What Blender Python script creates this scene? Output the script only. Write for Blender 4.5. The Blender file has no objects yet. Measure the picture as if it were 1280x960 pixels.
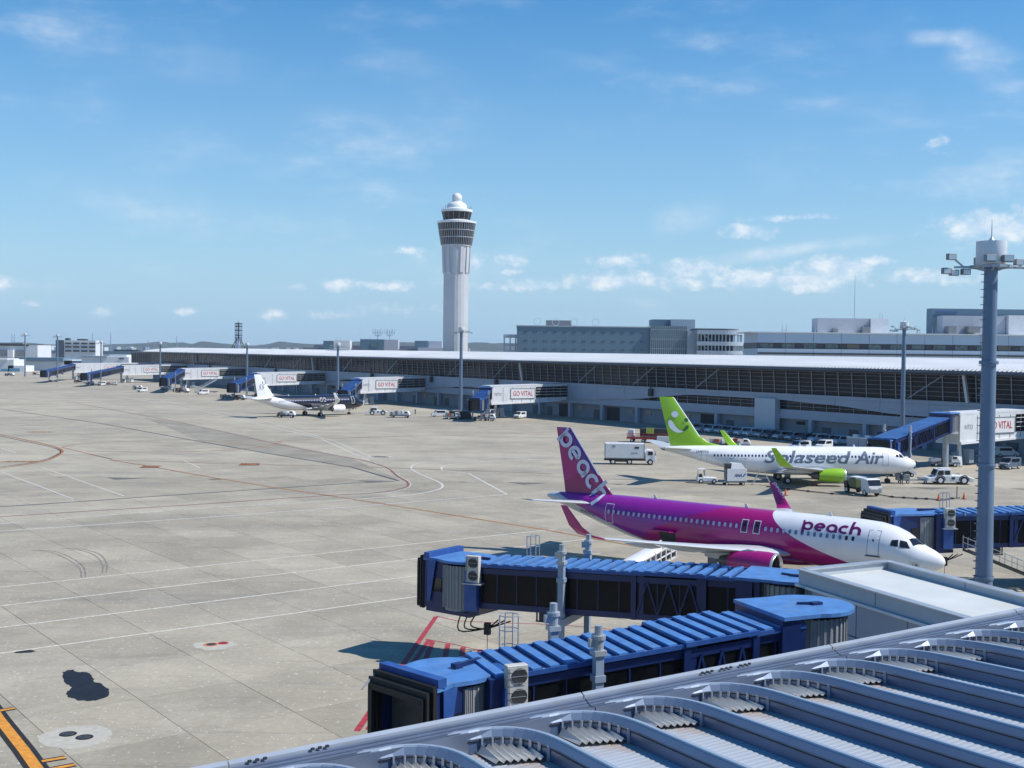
import bpy, bmesh, math, random
from math import sin, cos, pi, radians, sqrt, atan2, tan
from mathutils import Vector, Matrix
random.seed(7)
SC = bpy.context.scene
# ------------------------------------------------------------------ camera
PITCH, ROLL, EYE, FPX = radians(1.578), radians(0.698), 18.9, 1485.0
fw = Vector((0, cos(PITCH), -sin(PITCH))); up0 = Vector((0, sin(PITCH), cos(PITCH))); x0 = Vector((1, 0, 0))
cx = cos(ROLL) * x0 + sin(ROLL) * up0
cu = cos(ROLL) * up0 - sin(ROLL) * x0
cam_d = bpy.data.cameras.new('camera'); cam = bpy.data.objects.new('camera', cam_d); SC.collection.objects.link(cam)
cam.matrix_world = Matrix(((cx.x, cu.x, -fw.x, 0), (cx.y, cu.y, -fw.y, 0), (cx.z, cu.z, -fw.z, EYE), (0, 0, 0, 1)))
cam_d.sensor_width = 36; cam_d.lens = 36 * FPX / 1280; cam_d.clip_start = 0.3; cam_d.clip_end = 60000
SC.camera = cam
SC.view_settings.view_transform = 'Standard'; SC.view_settings.look = 'None'
SC.view_settings.exposure = 0.16; SC.view_settings.gamma = 1

def at(px, py, Y):
    d = fw + (px - 640) / FPX * cx - (py - 480) / FPX * cu
    t = Y / d.y
    return Vector((d.x * t, Y, EYE + d.z * t))
def gp(px, py, z=0.0):
    d = fw + (px - 640) / FPX * cx - (py - 480) / FPX * cu
    t = (z - EYE) / d.z
    return Vector((d.x * t, d.y * t, z))
# ------------------------------------------------------------------ world
SUN_AZ, SUN_EL = radians(99), radians(50)
W = bpy.data.worlds.new('World'); SC.world = W; W.use_nodes = True
nt = W.node_tree; nt.nodes.clear()
def N(t, **k):
    n = nt.nodes.new(t)
    for a, b in k.items(): setattr(n, a, b)
    return n
def L(a, b): nt.links.new(a, b)
def M(op, a, b=None, clamp=False):
    n = N('ShaderNodeMath', operation=op); n.use_clamp = clamp
    for i, v in enumerate((a, b)):
        if v is None: continue
        if isinstance(v, (int, float)): n.inputs[i].default_value = v
        else: L(v, n.inputs[i])
    return n.outputs[0]
sky = N('ShaderNodeTexSky', sky_type='NISHITA'); sky.sun_disc = False
sky.sun_elevation = SUN_EL; sky.sun_rotation = SUN_AZ; sky.altitude = 10; sky.air_density = 1.0; sky.dust_density = 0.15; sky.ozone_density = 2.5
tc = N('ShaderNodeTexCoord'); sp = N('ShaderNodeSeparateXYZ'); L(tc.outputs['Generated'], sp.inputs[0])
az = M('MULTIPLY', M('ARCTAN2', sp.outputs[0], sp.outputs[1]), 180 / pi)
el = M('MULTIPLY', M('ARCSINE', sp.outputs[2]), 180 / pi)
cv = N('ShaderNodeCombineXYZ'); L(az, cv.inputs[0]); L(el, cv.inputs[1])
def noise(scale, detail, rough=0.55, sx=1, sy=1, off=0):
    mp = N('ShaderNodeMapping'); L(cv.outputs[0], mp.inputs[0]); mp.inputs['Scale'].default_value = (sx, sy, 1); mp.inputs['Location'].default_value = (off, off * .7, 0)
    n = N('ShaderNodeTexNoise'); n.inputs['Scale'].default_value = scale; n.inputs['Detail'].default_value = detail; n.inputs['Roughness'].default_value = rough
    L(mp.outputs[0], n.inputs[0]); return n.outputs[0]
puff = noise(1.0, 7, .62, 1, 1.4, 3)
def ramp(v, lo, hi):
    n = N('ShaderNodeMapRange'); n.interpolation_type = 'SMOOTHSTEP'
    L(v, n.inputs[0]); n.inputs[1].default_value = lo; n.inputs[2].default_value = hi
    n.inputs[3].default_value = 0; n.inputs[4].default_value = 1; return n.outputs[0]
def dirdeg(px, py):
    d = (fw + (px - 640) / FPX * cx - (py - 480) / FPX * cu).normalized()
    return math.degrees(atan2(d.x, d.y)), math.degrees(math.asin(d.z))
# each cumulus: centre in the sky (from its bearing), size in degrees, brightness
CLOUDS = [(516,314,19,6,.75),(597,330,14,10,.9),(640,324,20,8,.9),(637,339,14,4,.6),(772,325,34,8,.9),(601,358,20,6,.8),(668,357,44,7,.85),
 (770,351,58,10,1),(868,337,42,12,1),(935,290,30,8,.8),(945,350,66,12,1),(1015,348,60,14,1),(1042,332,46,11,1),(1096,326,24,7,.8),
 (1165,346,56,9,.8),(1246,284,66,18,1),(1172,181,16,8,.5),(486,358,30,6,.8),(427,356,24,7,.8),(370,359,16,4,.5),
 (128,392,18,5,.5),(228,389,15,4,.6),(40,379,10,4,.5),(2,352,14,8,.9),(350,394,26,6,.4),(425,394,30,6,.4),(990,272,60,4,.5),(850,352,40,8,.7),(500,388,60,7,.35)]
acc = None
for (px, py, w, h, b) in CLOUDS:
    a0, e0 = dirdeg(px, py); sw, sh = w / 22.0, h / 20.0
    dx = M('MULTIPLY', M('SUBTRACT', az, a0), 1 / sw)
    dy = M('MULTIPLY', M('SUBTRACT', el, e0), 1 / sh)
    r = M('SQRT', M('ADD', M('MULTIPLY', dx, dx), M('MULTIPLY', dy, dy)))
    v = M('MULTIPLY', M('SUBTRACT', 1.15, r), b)
    acc = v if acc is None else M('MAXIMUM', acc, v)
acc = M('MAXIMUM', acc, -1.0)
cum = ramp(M('ADD', acc, M('MULTIPLY', M('SUBTRACT', puff, .5), 2.2)), .0, 1.0)
cum = M('MULTIPLY', cum, ramp(acc, -.45, .1))
wis = noise(.33, 6, .6, .5, 1.5, 11)
wis2 = noise(.12, 3, .5, .6, 1.2, 5)
wisp = M('MULTIPLY', M('MULTIPLY', ramp(wis, .45, .8), ramp(wis2, .4, .65)), .42)
# thin streaks
def streak(p1, p2, wd, b):
    a1, e1 = dirdeg(*p1); a2, e2 = dirdeg(*p2); Ln = math.hypot(a2 - a1, e2 - e1); ux, uy = (a2 - a1) / Ln, (e2 - e1) / Ln
    t = M('ADD', M('MULTIPLY', M('SUBTRACT', az, a1), ux), M('MULTIPLY', M('SUBTRACT', el, e1), uy))
    n_ = M('ABSOLUTE', M('ADD', M('MULTIPLY', M('SUBTRACT', az, a1), -uy), M('MULTIPLY', M('SUBTRACT', el, e1), ux)))
    s = M('MULTIPLY', M('MULTIPLY', ramp(t, -.5, Ln * .25), ramp(M('SUBTRACT', Ln, t), -.5, Ln * .25)), M('SUBTRACT', 1.0, ramp(n_, 0, wd)))
    return M('MULTIPLY', M('MULTIPLY', s, b), ramp(wis, .3, .7))
for a in [((0, 30), (330, 90), 1.6, .16), ((600, 48), (1240, 165), .5, .10), ((860, 330), (1120, 296), .45, .6), ((100, 200), (640, 150), 2.2, .18), ((430, 60), (610, 130), 1.3, .14), ((820, 280), (900, 260), 1.0, .35), ((1190, 60), (1300, 110), 1.3, .6), ((1140, 48), (1210, 46), .5, .5), ((0, 230), (420, 300), 1.6, .14)]:
    wisp = M('ADD', wisp, streak(*a))
hz = M('ADD', M('MULTIPLY', M('SUBTRACT', 1.0, ramp(el, -3, 22)), .80), M('MULTIPLY', M('SUBTRACT', 1.0, ramp(el, -1, 6)), .18))   # pale blue band towards the horizon
cl = M('MAXIMUM', M('MULTIPLY', cum, .78), M('MULTIPLY', wisp, ramp(el, 0, 4)), clamp=True)
shade = ramp(puff, .35, .72)
cc = N('ShaderNodeMix', data_type='RGBA'); L(shade, cc.inputs[0]); cc.inputs[6].default_value = (6.4, 7.9, 9.7, 1); cc.inputs[7].default_value = (9.8, 10.2, 10.5, 1)
hs = N('ShaderNodeHueSaturation'); L(sky.outputs[0], hs.inputs['Color']); hs.inputs['Saturation'].default_value = 1.42; hs.inputs['Value'].default_value = 1.45
hm = N('ShaderNodeMix', data_type='RGBA'); L(M('ADD', hz, 0, True), hm.inputs[0]); L(hs.outputs[0], hm.inputs[6]); hm.inputs[7].default_value = (3.3, 5.75, 8.3, 1)
mx = N('ShaderNodeMix', data_type='RGBA'); L(cl, mx.inputs[0]); L(hm.outputs[2], mx.inputs[6]); L(cc.outputs[2], mx.inputs[7])
bg = N('ShaderNodeBackground'); L(mx.outputs[2], bg.inputs[0]); bg.inputs[1].default_value = 0.088
wo = N('ShaderNodeOutputWorld'); L(bg.outputs[0], wo.inputs[0])
W.cycles.sampling_method = 'MANUAL'; W.cycles.sample_map_resolution = 256
# ------------------------------------------------------------------ sun
sl = bpy.data.lights.new('sun', 'SUN'); sl.energy = 4.9; sl.angle = radians(.53); sl.color = (1, .955, .89)
so = bpy.data.objects.new('sun', sl); SC.collection.objects.link(so)
sd = Vector((sin(SUN_AZ) * cos(SUN_EL), cos(SUN_AZ) * cos(SUN_EL), sin(SUN_EL)))
so.rotation_euler = sd.to_track_quat('Z', 'Y').to_euler()
# ------------------------------------------------------------------ helpers
class MB:
    def __init__(s): s.v = []; s.f = []; s.m = []; s.cur = 0
    def add(s, vs, fs):
        b = len(s.v); s.v += [tuple(v) for v in vs]; s.f += [tuple(i + b for i in f) for f in fs]; s.m += [s.cur] * len(fs); return s
    def box(s, c, d, rz=0):
        hx, hy, hz_ = d[0] / 2, d[1] / 2, d[2] / 2; vs = []
        for z in (-hz_, hz_):
            for (x, y) in ((-hx, -hy), (hx, -hy), (hx, hy), (-hx, hy)):
                vs.append((c[0] + x * cos(rz) - y * sin(rz), c[1] + x * sin(rz) + y * cos(rz), c[2] + z))
        return s.add(vs, [(3, 2, 1, 0), (4, 5, 6, 7), (0, 1, 5, 4), (1, 2, 6, 5), (2, 3, 7, 6), (3, 0, 4, 7)])
    def hexa(s, lo, hi):   # lo, hi: 4 points each, counter-clockwise from above
        return s.add(list(lo) + list(hi), [(3, 2, 1, 0), (4, 5, 6, 7), (0, 1, 5, 4), (1, 2, 6, 5), (2, 3, 7, 6), (3, 0, 4, 7)])
    def bar(s, p, q, w, h=None, upv=(0, 0, 1)):
        p = Vector(p); q = Vector(q); h = h or w; d = (q - p)
        if d.length < 1e-6: return s
        d.normalize(); u = Vector(upv)
        if abs(d.dot(u)) > .98: u = Vector((1, 0, 0))
        r = d.cross(u).normalized() * (w / 2); u = r.cross(d).normalized() * (h / 2)
        vs = [p - r - u, p + r - u, p + r + u, p - r + u, q - r - u, q + r - u, q + r + u, q - r + u]
        return s.add(vs, [(0, 1, 2, 3), (7, 6, 5, 4), (0, 4, 5, 1), (1, 5, 6, 2), (2, 6, 7, 3), (3, 7, 4, 0)])
    def tube(s, p, q, r, r2=None, n=10, cap=True):
        p = Vector(p); q = Vector(q); r2 = r if r2 is None else r2; d = (q - p).normalized()
        u = Vector((0, 0, 1)) if abs(d.z) < .9 else Vector((1, 0, 0))
        a = d.cross(u).normalized(); b = d.cross(a).normalized(); vs = []
        for (c, rr) in ((p, r), (q, r2)):
            for i in range(n):
                t = 2 * pi * i / n; vs.append(c + (a * cos(t) + b * sin(t)) * rr)
        fs = [(i, i + n, (i + 1) % n + n, (i + 1) % n) for i in range(n)]
        if cap: fs += [tuple(range(n)), tuple(range(2 * n - 1, n - 1, -1))]
        return s.add(vs, fs)
    def path(s, pts, r, n=6):
        for a, b in zip(pts[:-1], pts[1:]): s.tube(a, b, r, n=n, cap=False)
        return s
    def lathe(s, prof, c=(0, 0, 0), axis='z', n=24, a0=0, a1=2 * pi):
        full = abs(a1 - a0 - 2 * pi) < 1e-6; m = n if full else n + 1; vs = []
        for (r, h) in prof:
            for i in range(m):
                t = a0 + (a1 - a0) * i / n
                if axis == 'z': vs.append((c[0] + r * cos(t), c[1] + r * sin(t), c[2] + h))
                elif axis == 'x': vs.append((c[0] + h, c[1] + r * cos(t), c[2] + r * sin(t)))
                else: vs.append((c[0] + r * cos(t), c[1] + h, c[2] + r * sin(t)))
        fs = []
        for k in range(len(prof) - 1):
            for i in range(n):
                j = (i + 1) % m
                q = (k * m + i, k * m + j, (k + 1) * m + j, (k + 1) * m + i)
                fs.append(q if axis != 'y' else q[::-1])
        return s.add(vs, fs)
    def loft(s, rings, close=True, caps=False):
        n = len(rings[0]); vs = [p for r in rings for p in r]; fs = []
        for k in range(len(rings) - 1):
            for i in range(n if close else n - 1):
                j = (i + 1) % n; fs.append((k * n + i, k * n + j, (k + 1) * n + j, (k + 1) * n + i))
        if caps: fs += [tuple(range(n - 1, -1, -1)), tuple(range((len(rings) - 1) * n, len(rings) * n))]
        return s.add(vs, fs)
    def prism(s, poly, fn, d):      # poly: 2D points; fn(u,v,w)->3D; extruded from w=0 to w=d
        n = len(poly); vs = [fn(u, v, 0) for u, v in poly] + [fn(u, v, d) for u, v in poly]
        fs = [tuple(range(n - 1, -1, -1)), tuple(range(n, 2 * n))] + [(i, (i + 1) % n, (i + 1) % n + n, i + n) for i in range(n)]
        return s.add(vs, fs)
    def quad(s, *p): return s.add(p, [tuple(range(len(p)))])
    def build(s, name, mat, parent=None, loc=(0, 0, 0), rz=0, smooth=False, fix=True, bevel=0):
        me = bpy.data.meshes.new(name); me.from_pydata([tuple(v) for v in s.v], [], s.f)
        for m_ in (mat if isinstance(mat, (list, tuple)) else [mat]): me.materials.append(m_)
        if any(s.m): me.polygons.foreach_set('material_index', s.m)
        if fix:
            bm = bmesh.new(); bm.from_mesh(me)
            bmesh.ops.recalc_face_normals(bm, faces=bm.faces); bm.to_mesh(me); bm.free()
        if smooth:
            me.polygons.foreach_set('use_smooth', [True] * len(me.polygons))
            try: me.set_sharp_from_angle(angle=radians(38))
            except Exception: pass
        me.update()
        o = bpy.data.objects.new(name, me); SC.collection.objects.link(o); o.parent = parent; o.location = loc; o.rotation_euler = (0, 0, rz)
        if bevel:
            md = o.modifiers.new('bevel', 'BEVEL'); md.width = bevel; md.segments = 1; md.limit_method = 'ANGLE'
        return o
def inst(o, parent, loc=(0, 0, 0), rz=0, name=None):
    c = o.copy(); c.name = name or o.name.split('.')[0]; SC.collection.objects.link(c); c.parent = parent; c.location = loc; c.rotation_euler = (0, 0, rz); return c
def tag(o, label=None, cat=None, group=None, kind=None):
    for k, v in (('label', label), ('category', cat), ('group', group), ('kind', kind)):
        if v: o[k] = v
    return o
def thing(name, label, cat, loc=(0, 0, 0), rz=0, group=None):
    o = bpy.data.objects.new(name, None); SC.collection.objects.link(o); o.location = loc; o.rotation_euler = (0, 0, rz); o.empty_display_size = .5
    return tag(o, label, cat, group)
KIDS = {}
def copy_thing(root, loc, rz, label):
    r = root.copy(); SC.collection.objects.link(r); r.location = loc; r.rotation_euler = (0, 0, rz); r['label'] = label
    if root.name not in KIDS: KIDS[root.name] = [(c, list(c.children)) for c in root.children]
    for c, g in KIDS[root.name]:
        d = c.copy(); SC.collection.objects.link(d); d.parent = r
        for k in g:
            e = k.copy(); SC.collection.objects.link(e); e.parent = d
    return r
# ------------------------------------------------------------------ materials
MATS = {}
def mat(name, col, rough=.5, metal=0, var=.12, scale=1.5, bump=0, spec=.5, coat=0, stretch=(1, 1, 1), dirt=None):
    if name in MATS: return MATS[name]
    m = bpy.data.materials.new(name); m.use_nodes = True; t = m.node_tree; b = t.nodes['Principled BSDF']
    b.inputs['Roughness'].default_value = rough; b.inputs['Metallic'].default_value = metal
    b.inputs['Specular IOR Level'].default_value = spec; b.inputs['Coat Weight'].default_value = coat
    tcn = t.nodes.new('ShaderNodeTexCoord'); mp = t.nodes.new('ShaderNodeMapping'); t.links.new(tcn.outputs['Object'], mp.inputs[0]); mp.inputs['Scale'].default_value = stretch
    n = t.nodes.new('ShaderNodeTexNoise'); n.inputs['Scale'].default_value = scale; n.inputs['Detail'].default_value = 5; t.links.new(mp.outputs[0], n.inputs[0])
    r = t.nodes.new('ShaderNodeMapRange'); t.links.new(n.outputs[0], r.inputs[0]); r.inputs[1].default_value = .3; r.inputs[2].default_value = .7
    r.inputs[3].default_value = 1 - var; r.inputs[4].default_value = 1 + var * .5
    mm = t.nodes.new('ShaderNodeMix'); mm.data_type = 'RGBA'; mm.blend_type = 'MULTIPLY'; mm.inputs[0].default_value = 1
    mm.inputs[6].default_value = (*col, 1); t.links.new(r.outputs[0], mm.inputs[7]); out = mm.outputs[2]
    if dirt:
        dc, amt, ds = dirt
        n2 = t.nodes.new('ShaderNodeTexNoise'); n2.inputs['Scale'].default_value = ds; n2.inputs['Detail'].default_value = 6; t.links.new(mp.outputs[0], n2.inputs[0])
        r2 = t.nodes.new('ShaderNodeMapRange'); t.links.new(n2.outputs[0], r2.inputs[0]); r2.inputs[1].default_value = .5; r2.inputs[2].default_value = .75; r2.inputs[3].default_value = 0; r2.inputs[4].default_value = amt
        m2 = t.nodes.new('ShaderNodeMix'); m2.data_type = 'RGBA'; t.links.new(r2.outputs[0], m2.inputs[0]); t.links.new(out, m2.inputs[6]); m2.inputs[7].default_value = (*dc, 1); out = m2.outputs[2]
    t.links.new(out, b.inputs['Base Color'])
    if bump:
        bp = t.nodes.new('ShaderNodeBump'); bp.inputs['Strength'].default_value = bump; bp.inputs['Distance'].default_value = .02; t.links.new(n.outputs[0], bp.inputs['Height']); t.links.new(bp.outputs[0], b.inputs['Normal'])
    MATS[name] = m; return m
WHITE = mat('white_paint', (.74, .75, .76), .35, var=.06, dirt=((.45, .43, .4), .25, .8))
PANELW = mat('white_cladding', (.66, .68, .70), .45, var=.06, dirt=((.4, .4, .4), .3, .5))
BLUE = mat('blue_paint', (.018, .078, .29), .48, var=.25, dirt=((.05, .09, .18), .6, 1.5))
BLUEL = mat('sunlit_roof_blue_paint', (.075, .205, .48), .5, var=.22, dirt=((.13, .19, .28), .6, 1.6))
BLUED = mat('blue_frame_paint', (.006, .020, .095), .38, var=.15)
DGLASS = mat('dark_glass', (.012, .015, .02), .06, var=.2, spec=.6)
DGLASS2 = mat('dusty_dark_glass', (.007, .008, .009), .25, var=.5, scale=.6, spec=.16)
BLACK = mat('black_rubber', (.012, .012, .013), .6, var=.3)
TYRE = mat('tyre_rubber', (.018, .018, .018), .8, var=.3)
STEEL = mat('galvanised_steel', (.40, .43, .46), .45, .3, var=.15)
GREYB = mat('blue_grey_paint', (.24, .31, .40), .45, var=.1)
DARK = mat('dark_machinery', (.035, .037, .04), .6, var=.4, scale=4)
CURTAIN = mat('grey_curtain_slats', (.27, .28, .29), .5, var=.1)
ALU = mat('aluminium', (.55, .56, .58), .35, .6, var=.1)
RED = mat('red_paint', (.42, .03, .025), .5, var=.2)
RED_F = mat('red_line_paint', (.36, .035, .045), .7, var=.4, scale=3)
ORANGE = mat('orange_paint', (.75, .13, .02), .55, var=.2)
YEL_F = mat('yellow_line_paint', (.62, .26, .03), .7, var=.25, scale=3)
YEL_D = mat('worn_orange_line_paint', (.33, .15, .05), .8, var=.4, scale=2)
BLK_F = mat('black_line_paint', (.014, .014, .014), .8, var=.3)
WHT_F = mat('white_line_paint', (.56, .55, .51), .75, var=.3, scale=2.5)
MAROON = mat('faded_red_line_paint', (.22, .09, .08), .8, var=.4, scale=2)
GREEN = mat('lime_green_paint', (.27, .52, .012), .3, var=.05, coat=.5)
GREY = mat('mid_grey_paint', (.22, .23, .24), .5, var=.15)
CONC = mat('concrete_block', (.32, .31, .29), .85, var=.2)
RUSTRED = mat('rust_red_paint', (.30, .06, .03), .7, var=.3)
# ------------------------------------------------------------------ ground
AZA = radians(52.7); ea = Vector((sin(AZA), cos(AZA), 0)); eb = Vector((-cos(AZA), sin(AZA), 0))
SA, SB, OA, OB = 5.76, 7.0, 22.56, 69.45
def ground_mat(name, joints):
    m = bpy.data.materials.new(name); m.use_nodes = True; t = m.node_tree; b = t.nodes['Principled BSDF']; b.inputs['Roughness'].default_value = .85; b.inputs['Specular IOR Level'].default_value = .25
    g = t.nodes.new('ShaderNodeNewGeometry'); oi = t.nodes.new('ShaderNodeObjectInfo')
    def nz(sc, det, st=(1, 1, 1), rot=0, rg=.55):
        mp = t.nodes.new('ShaderNodeMapping'); t.links.new(g.outputs['Position'], mp.inputs[0])
        mp.vector_type = 'TEXTURE' if False else 'POINT'; mp.inputs['Rotation'].default_value = (0, 0, rot); mp.inputs['Scale'].default_value = st
        n = t.nodes.new('ShaderNodeTexNoise'); n.inputs['Scale'].default_value = sc; n.inputs['Detail'].default_value = det; n.inputs['Roughness'].default_value = rg; t.links.new(mp.outputs[0], n.inputs[0]); return n.outputs[0]
    def mr(v, a, b_, c, d):
        r = t.nodes.new('ShaderNodeMapRange'); t.links.new(v, r.inputs[0])
        for i, x in enumerate((a, b_, c, d)): r.inputs[i + 1].default_value = x
        return r.outputs[0]
    def mix(f, A, B):
        x = t.nodes.new('ShaderNodeMix'); x.data_type = 'RGBA'; t.links.new(f, x.inputs[0])
        for i, q in ((6, A), (7, B)):
            if isinstance(q, tuple): x.inputs[i].default_value = (*q, 1)
            else: t.links.new(q, x.inputs[i])
        return x.outputs[2]
    def mul(A, f):
        x = t.nodes.new('ShaderNodeMix'); x.data_type = 'RGBA'; x.blend_type = 'MULTIPLY'; x.inputs[0].default_value = 1; t.links.new(A, x.inputs[6]); t.links.new(f, x.inputs[7]); return x.outputs[2]
    rotA = AZA - pi / 2
    big = nz(.018, 5); mid = nz(.12, 6); fine = nz(2.5, 5, rg=.7); streaks = nz(.05, 7, (.5, 2.6, 1), rotA, .62); streak2 = nz(.3, 6, (.35, 3.5, 1), rotA + .1, .65)
    spots = nz(3.2, 2, rg=.6); worn = nz(.22, 12, rg=.78); grime = nz(.09, 12, rg=.74); cr = nz(.8, 10, (.5, 2.2, 1), rotA, .8)
    c = mix(mr(mid, .35, .68, 0, 1), (.41, .368, .285), (.325, .292, .228))
    c = mul(c, mr(big, .35, .65, .84, 1.1)); c = mul(c, mr(fine, .25, .75, .86, 1.10))
    c = mix(mr(streaks, .50, .72, 0, .45), c, (.155, .155, .155))      # tyre-dark lanes
    c = mix(mr(streak2, .55, .72, 0, .38), c, (.14, .14, .14))
    c = mix(mr(worn, .52, .58, 0, .24), c, (.47, .44, .36)); c = mix(mr(grime, .52, .64, 0, .24), c, (.17, .16, .14)); c = mix(mr(cr, .56, .68, 0, .26), c, (.18, .17, .15))
    c = mix(mr(spots, .655, .675, 0, .75), c, (.56, .54, .48))           # pale repair specks
    c = mul(c, mr(oi.outputs['Random'], 0, 1, .88, 1.06))
    if joints:                                                          # far away the joints are only a drawn line
        dp = t.nodes.new('ShaderNodeVectorMath'); dp.operation = 'DOT_PRODUCT'; t.links.new(g.outputs['Position'], dp.inputs[0]); dp.inputs[1].default_value = ea
        dq = t.nodes.new('ShaderNodeVectorMath'); dq.operation = 'DOT_PRODUCT'; t.links.new(g.outputs['Position'], dq.inputs[0]); dq.inputs[1].default_value = eb
        def cell(v, s, o):
            a_ = t.nodes.new('ShaderNodeMath'); a_.operation = 'SUBTRACT'; t.links.new(v, a_.inputs[0]); a_.inputs[1].default_value = o
            p = t.nodes.new('ShaderNodeMath'); p.operation = 'PINGPONG'; t.links.new(a_.outputs[0], p.inputs[0]); p.inputs[1].default_value = s / 2
            return p.outputs[0]
        c = mix(mr(cell(dp.outputs['Value'], SA, OA), .03, .09, .35, 0), c, (.12, .12, .11)); c = mix(mr(cell(dq.outputs['Value'], SB, OB), .03, .12, .35, 0), c, (.12, .12, .11))
    t.links.new(c, b.inputs['Base Color'])
    bp = t.nodes.new('ShaderNodeBump'); bp.inputs['Strength'].default_value = .25; bp.inputs['Distance'].default_value = .02; t.links.new(fine, bp.inputs['Height']); t.links.new(bp.outputs[0], b.inputs['Normal'])
    return m
SLABM = ground_mat('apron_concrete', False); FARM = ground_mat('far_apron_concrete', True)
JOINT = mat('joint_sealant', (.13, .125, .11), .8, var=.3)
ground = MB()
ground.add([(-9000, -60, -.03), (9000, -60, -.03), (9000, 1500, -.03), (-9000, 1500, -.03)], [(0, 1, 2, 3)])
gr = tag(ground.build('ground', mat('airport_ground', (.20, .20, .17), .9, var=.3, scale=.02), fix=False), kind='structure')
apron = tag(bpy.data.objects.new('apron', None), kind='structure'); SC.collection.objects.link(apron)
js = MB(); js.add([(-60, 20, -.022), (140, 20, -.022), (140, 175, -.022), (-60, 175, -.022)], [(0, 1, 2, 3)]); js.build('joint_bed', JOINT, apron, fix=False)
slabs = []
for i in range(-12, 40):
    for j in range(-10, 30):
        a = OA + (i + .5) * SA; b_ = OB + (j + .5) * SB; p = ea * a + eb * b_
        if p.y < 38 or p.y > 172 or abs(p.x) > .47 * p.y + 8: continue
        slabs.append((p.length, p))
slabs.sort(key=lambda q: q[0])
jw = .032
def slab_mb(mb, p, z):
    h = ea * ((SA - jw) / 2); k = eb * ((SB - jw) / 2); Z = Vector((0, 0, z)); D = Vector((0, 0, -.02))
    q = [p - h - k, p + h - k, p + h + k, p - h + k]
    mb.add([x + D + Z for x in q] + [x + Z for x in q], [(4, 5, 6, 7), (0, 1, 5, 4), (1, 2, 6, 5), (2, 3, 7, 6), (3, 0, 4, 7)])
s0 = MB(); slab_mb(s0, Vector((0, 0, 0)), 0); slab0 = s0.build('concrete_slab', SLABM, apron)
rest = MB()
for k, (d, p) in enumerate(slabs):
    dz = random.uniform(-.003, .003)
    if k < 298:
        if k == 0: slab0.location = (p.x, p.y, dz)
        else: inst(slab0, apron, (p.x, p.y, dz))
    else: slab_mb(rest, p, dz)
tag(rest.build('concrete_slabs', SLABM, apron), kind='stuff')
fa = MB(); fa.add([(-9000, 171, -.008), (9000, 171, -.008), (9000, 1490, -.008), (-9000, 1490, -.008)], [(0, 1, 2, 3)]); fa.build('far_paving', FARM, apron, fix=False)
# sea and hills
sea = MB(); sea.add([(-30000, 1500, -.5), (30000, 1500, -.5), (30000, 40000, -.5), (-30000, 40000, -.5)], [(0, 1, 2, 3)])
tag(sea.build('sea', mat('sea_water', (.03, .07, .10), .15, var=.2, scale=.01), fix=False), kind='structure')
# ---- painted lines: sheets 4 mm above the slabs
lines = tag(bpy.data.objects.new('apron_markings', None), kind='structure'); SC.collection.objects.link(lines)
def ribbon(pts, w, z=.010, mb=None):
    mb = mb or MB(); pts = [Vector((p[0], p[1], z)) for p in pts]; n = len(pts); vs = []
    for i, p in enumerate(pts):
        d = (pts[min(i + 1, n - 1)] - pts[max(i - 1, 0)]).normalized(); s = Vector((-d.y, d.x, 0)) * (w / 2); vs += [p - s, p + s]
    mb.add(vs, [(2 * i, 2 * i + 2, 2 * i + 3, 2 * i + 1) for i in range(n - 1)]); return mb
def smooth_pts(pts, k=6):
    P = [Vector(p) for p in pts]; out = []
    for i in range(len(P) - 1):
        a, b, c, d = P[max(i - 1, 0)], P[i], P[i + 1], P[min(i + 2, len(P) - 1)]
        for j in range(k):
            t = j / k; out.append(.5 * ((2 * b) + (c - a) * t + (2 * a - 5 * b + 4 * c - d) * t * t + (3 * b - a - 3 * c + d) * t ** 3))
    out.append(P[-1]); return out
def line(name, pix, w, m, z=.010, curve=False):
    pts = [gp(*p) for p in pix]
    if curve: pts = smooth_pts(pts)
    return ribbon(pts, w, z).build(name, m, lines, fix=False)
# white sealant lines along the slab rows
for j, xs in ((1, (-3, 9)), (2, (-3, 9)), (3, (-4, 10)), (4, (-5, 10))):
    b_ = OB + j * SB; a0, a1 = OA + xs[0] * SA, OA + xs[1] * SA
    pts = [ea * (a0 + (a1 - a0) * t / 40) + eb * (b_ + random.uniform(-.02, .02)) for t in range(41)]
    ribbon(pts, .23, .010).build('white_line', mat('pale_joint_sealant', (.60, .57, .49), .85, var=.3, scale=3), lines, fix=False)
line('white_line', [(0, 664), (240, 648), (420, 635), (634, 618)], .3, WHT_F)
line('white_line', [(634, 618), (586, 592), (553, 588)], .3, WHT_F); line('white_line', [(553, 588), (552, 584), (562, 581), (600, 578), (700, 573)], .3, WHT_F, curve=True)
line('white_line', [(272, 634), (400, 627), (500, 620), (530, 616), (550, 611), (553, 606), (545, 601), (520, 590), (514, 584), (524, 579), (560, 576), (690, 569)], .3, WHT_F, curve=True)
line('white_line', [(400, 563), (440, 570), (500, 573), (560, 571), (690, 565)], .3, WHT_F, curve=True)
line('white_line', [(130, 492), (260, 515), (400, 548), (462, 576)], .3, WHT_F); line('white_line', [(200, 500), (330, 526), (420, 552), (465, 571)], .25, WHT_F)
line('faded_red_line', [(0, 646), (110, 639), (240, 631), (400, 620), (470, 616), (504, 610), (510, 604), (498, 596), (464, 578), (350, 556), (225, 528), (90, 503)], .34, MAROON, z=.014, curve=True)
line('white_line', [(0, 648.4), (110, 641.2), (240, 633), (400, 622), (472, 617.6), (506, 611), (513, 604), (500, 595), (466, 577)], .12, WHT_F, z=.010, curve=True)
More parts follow.
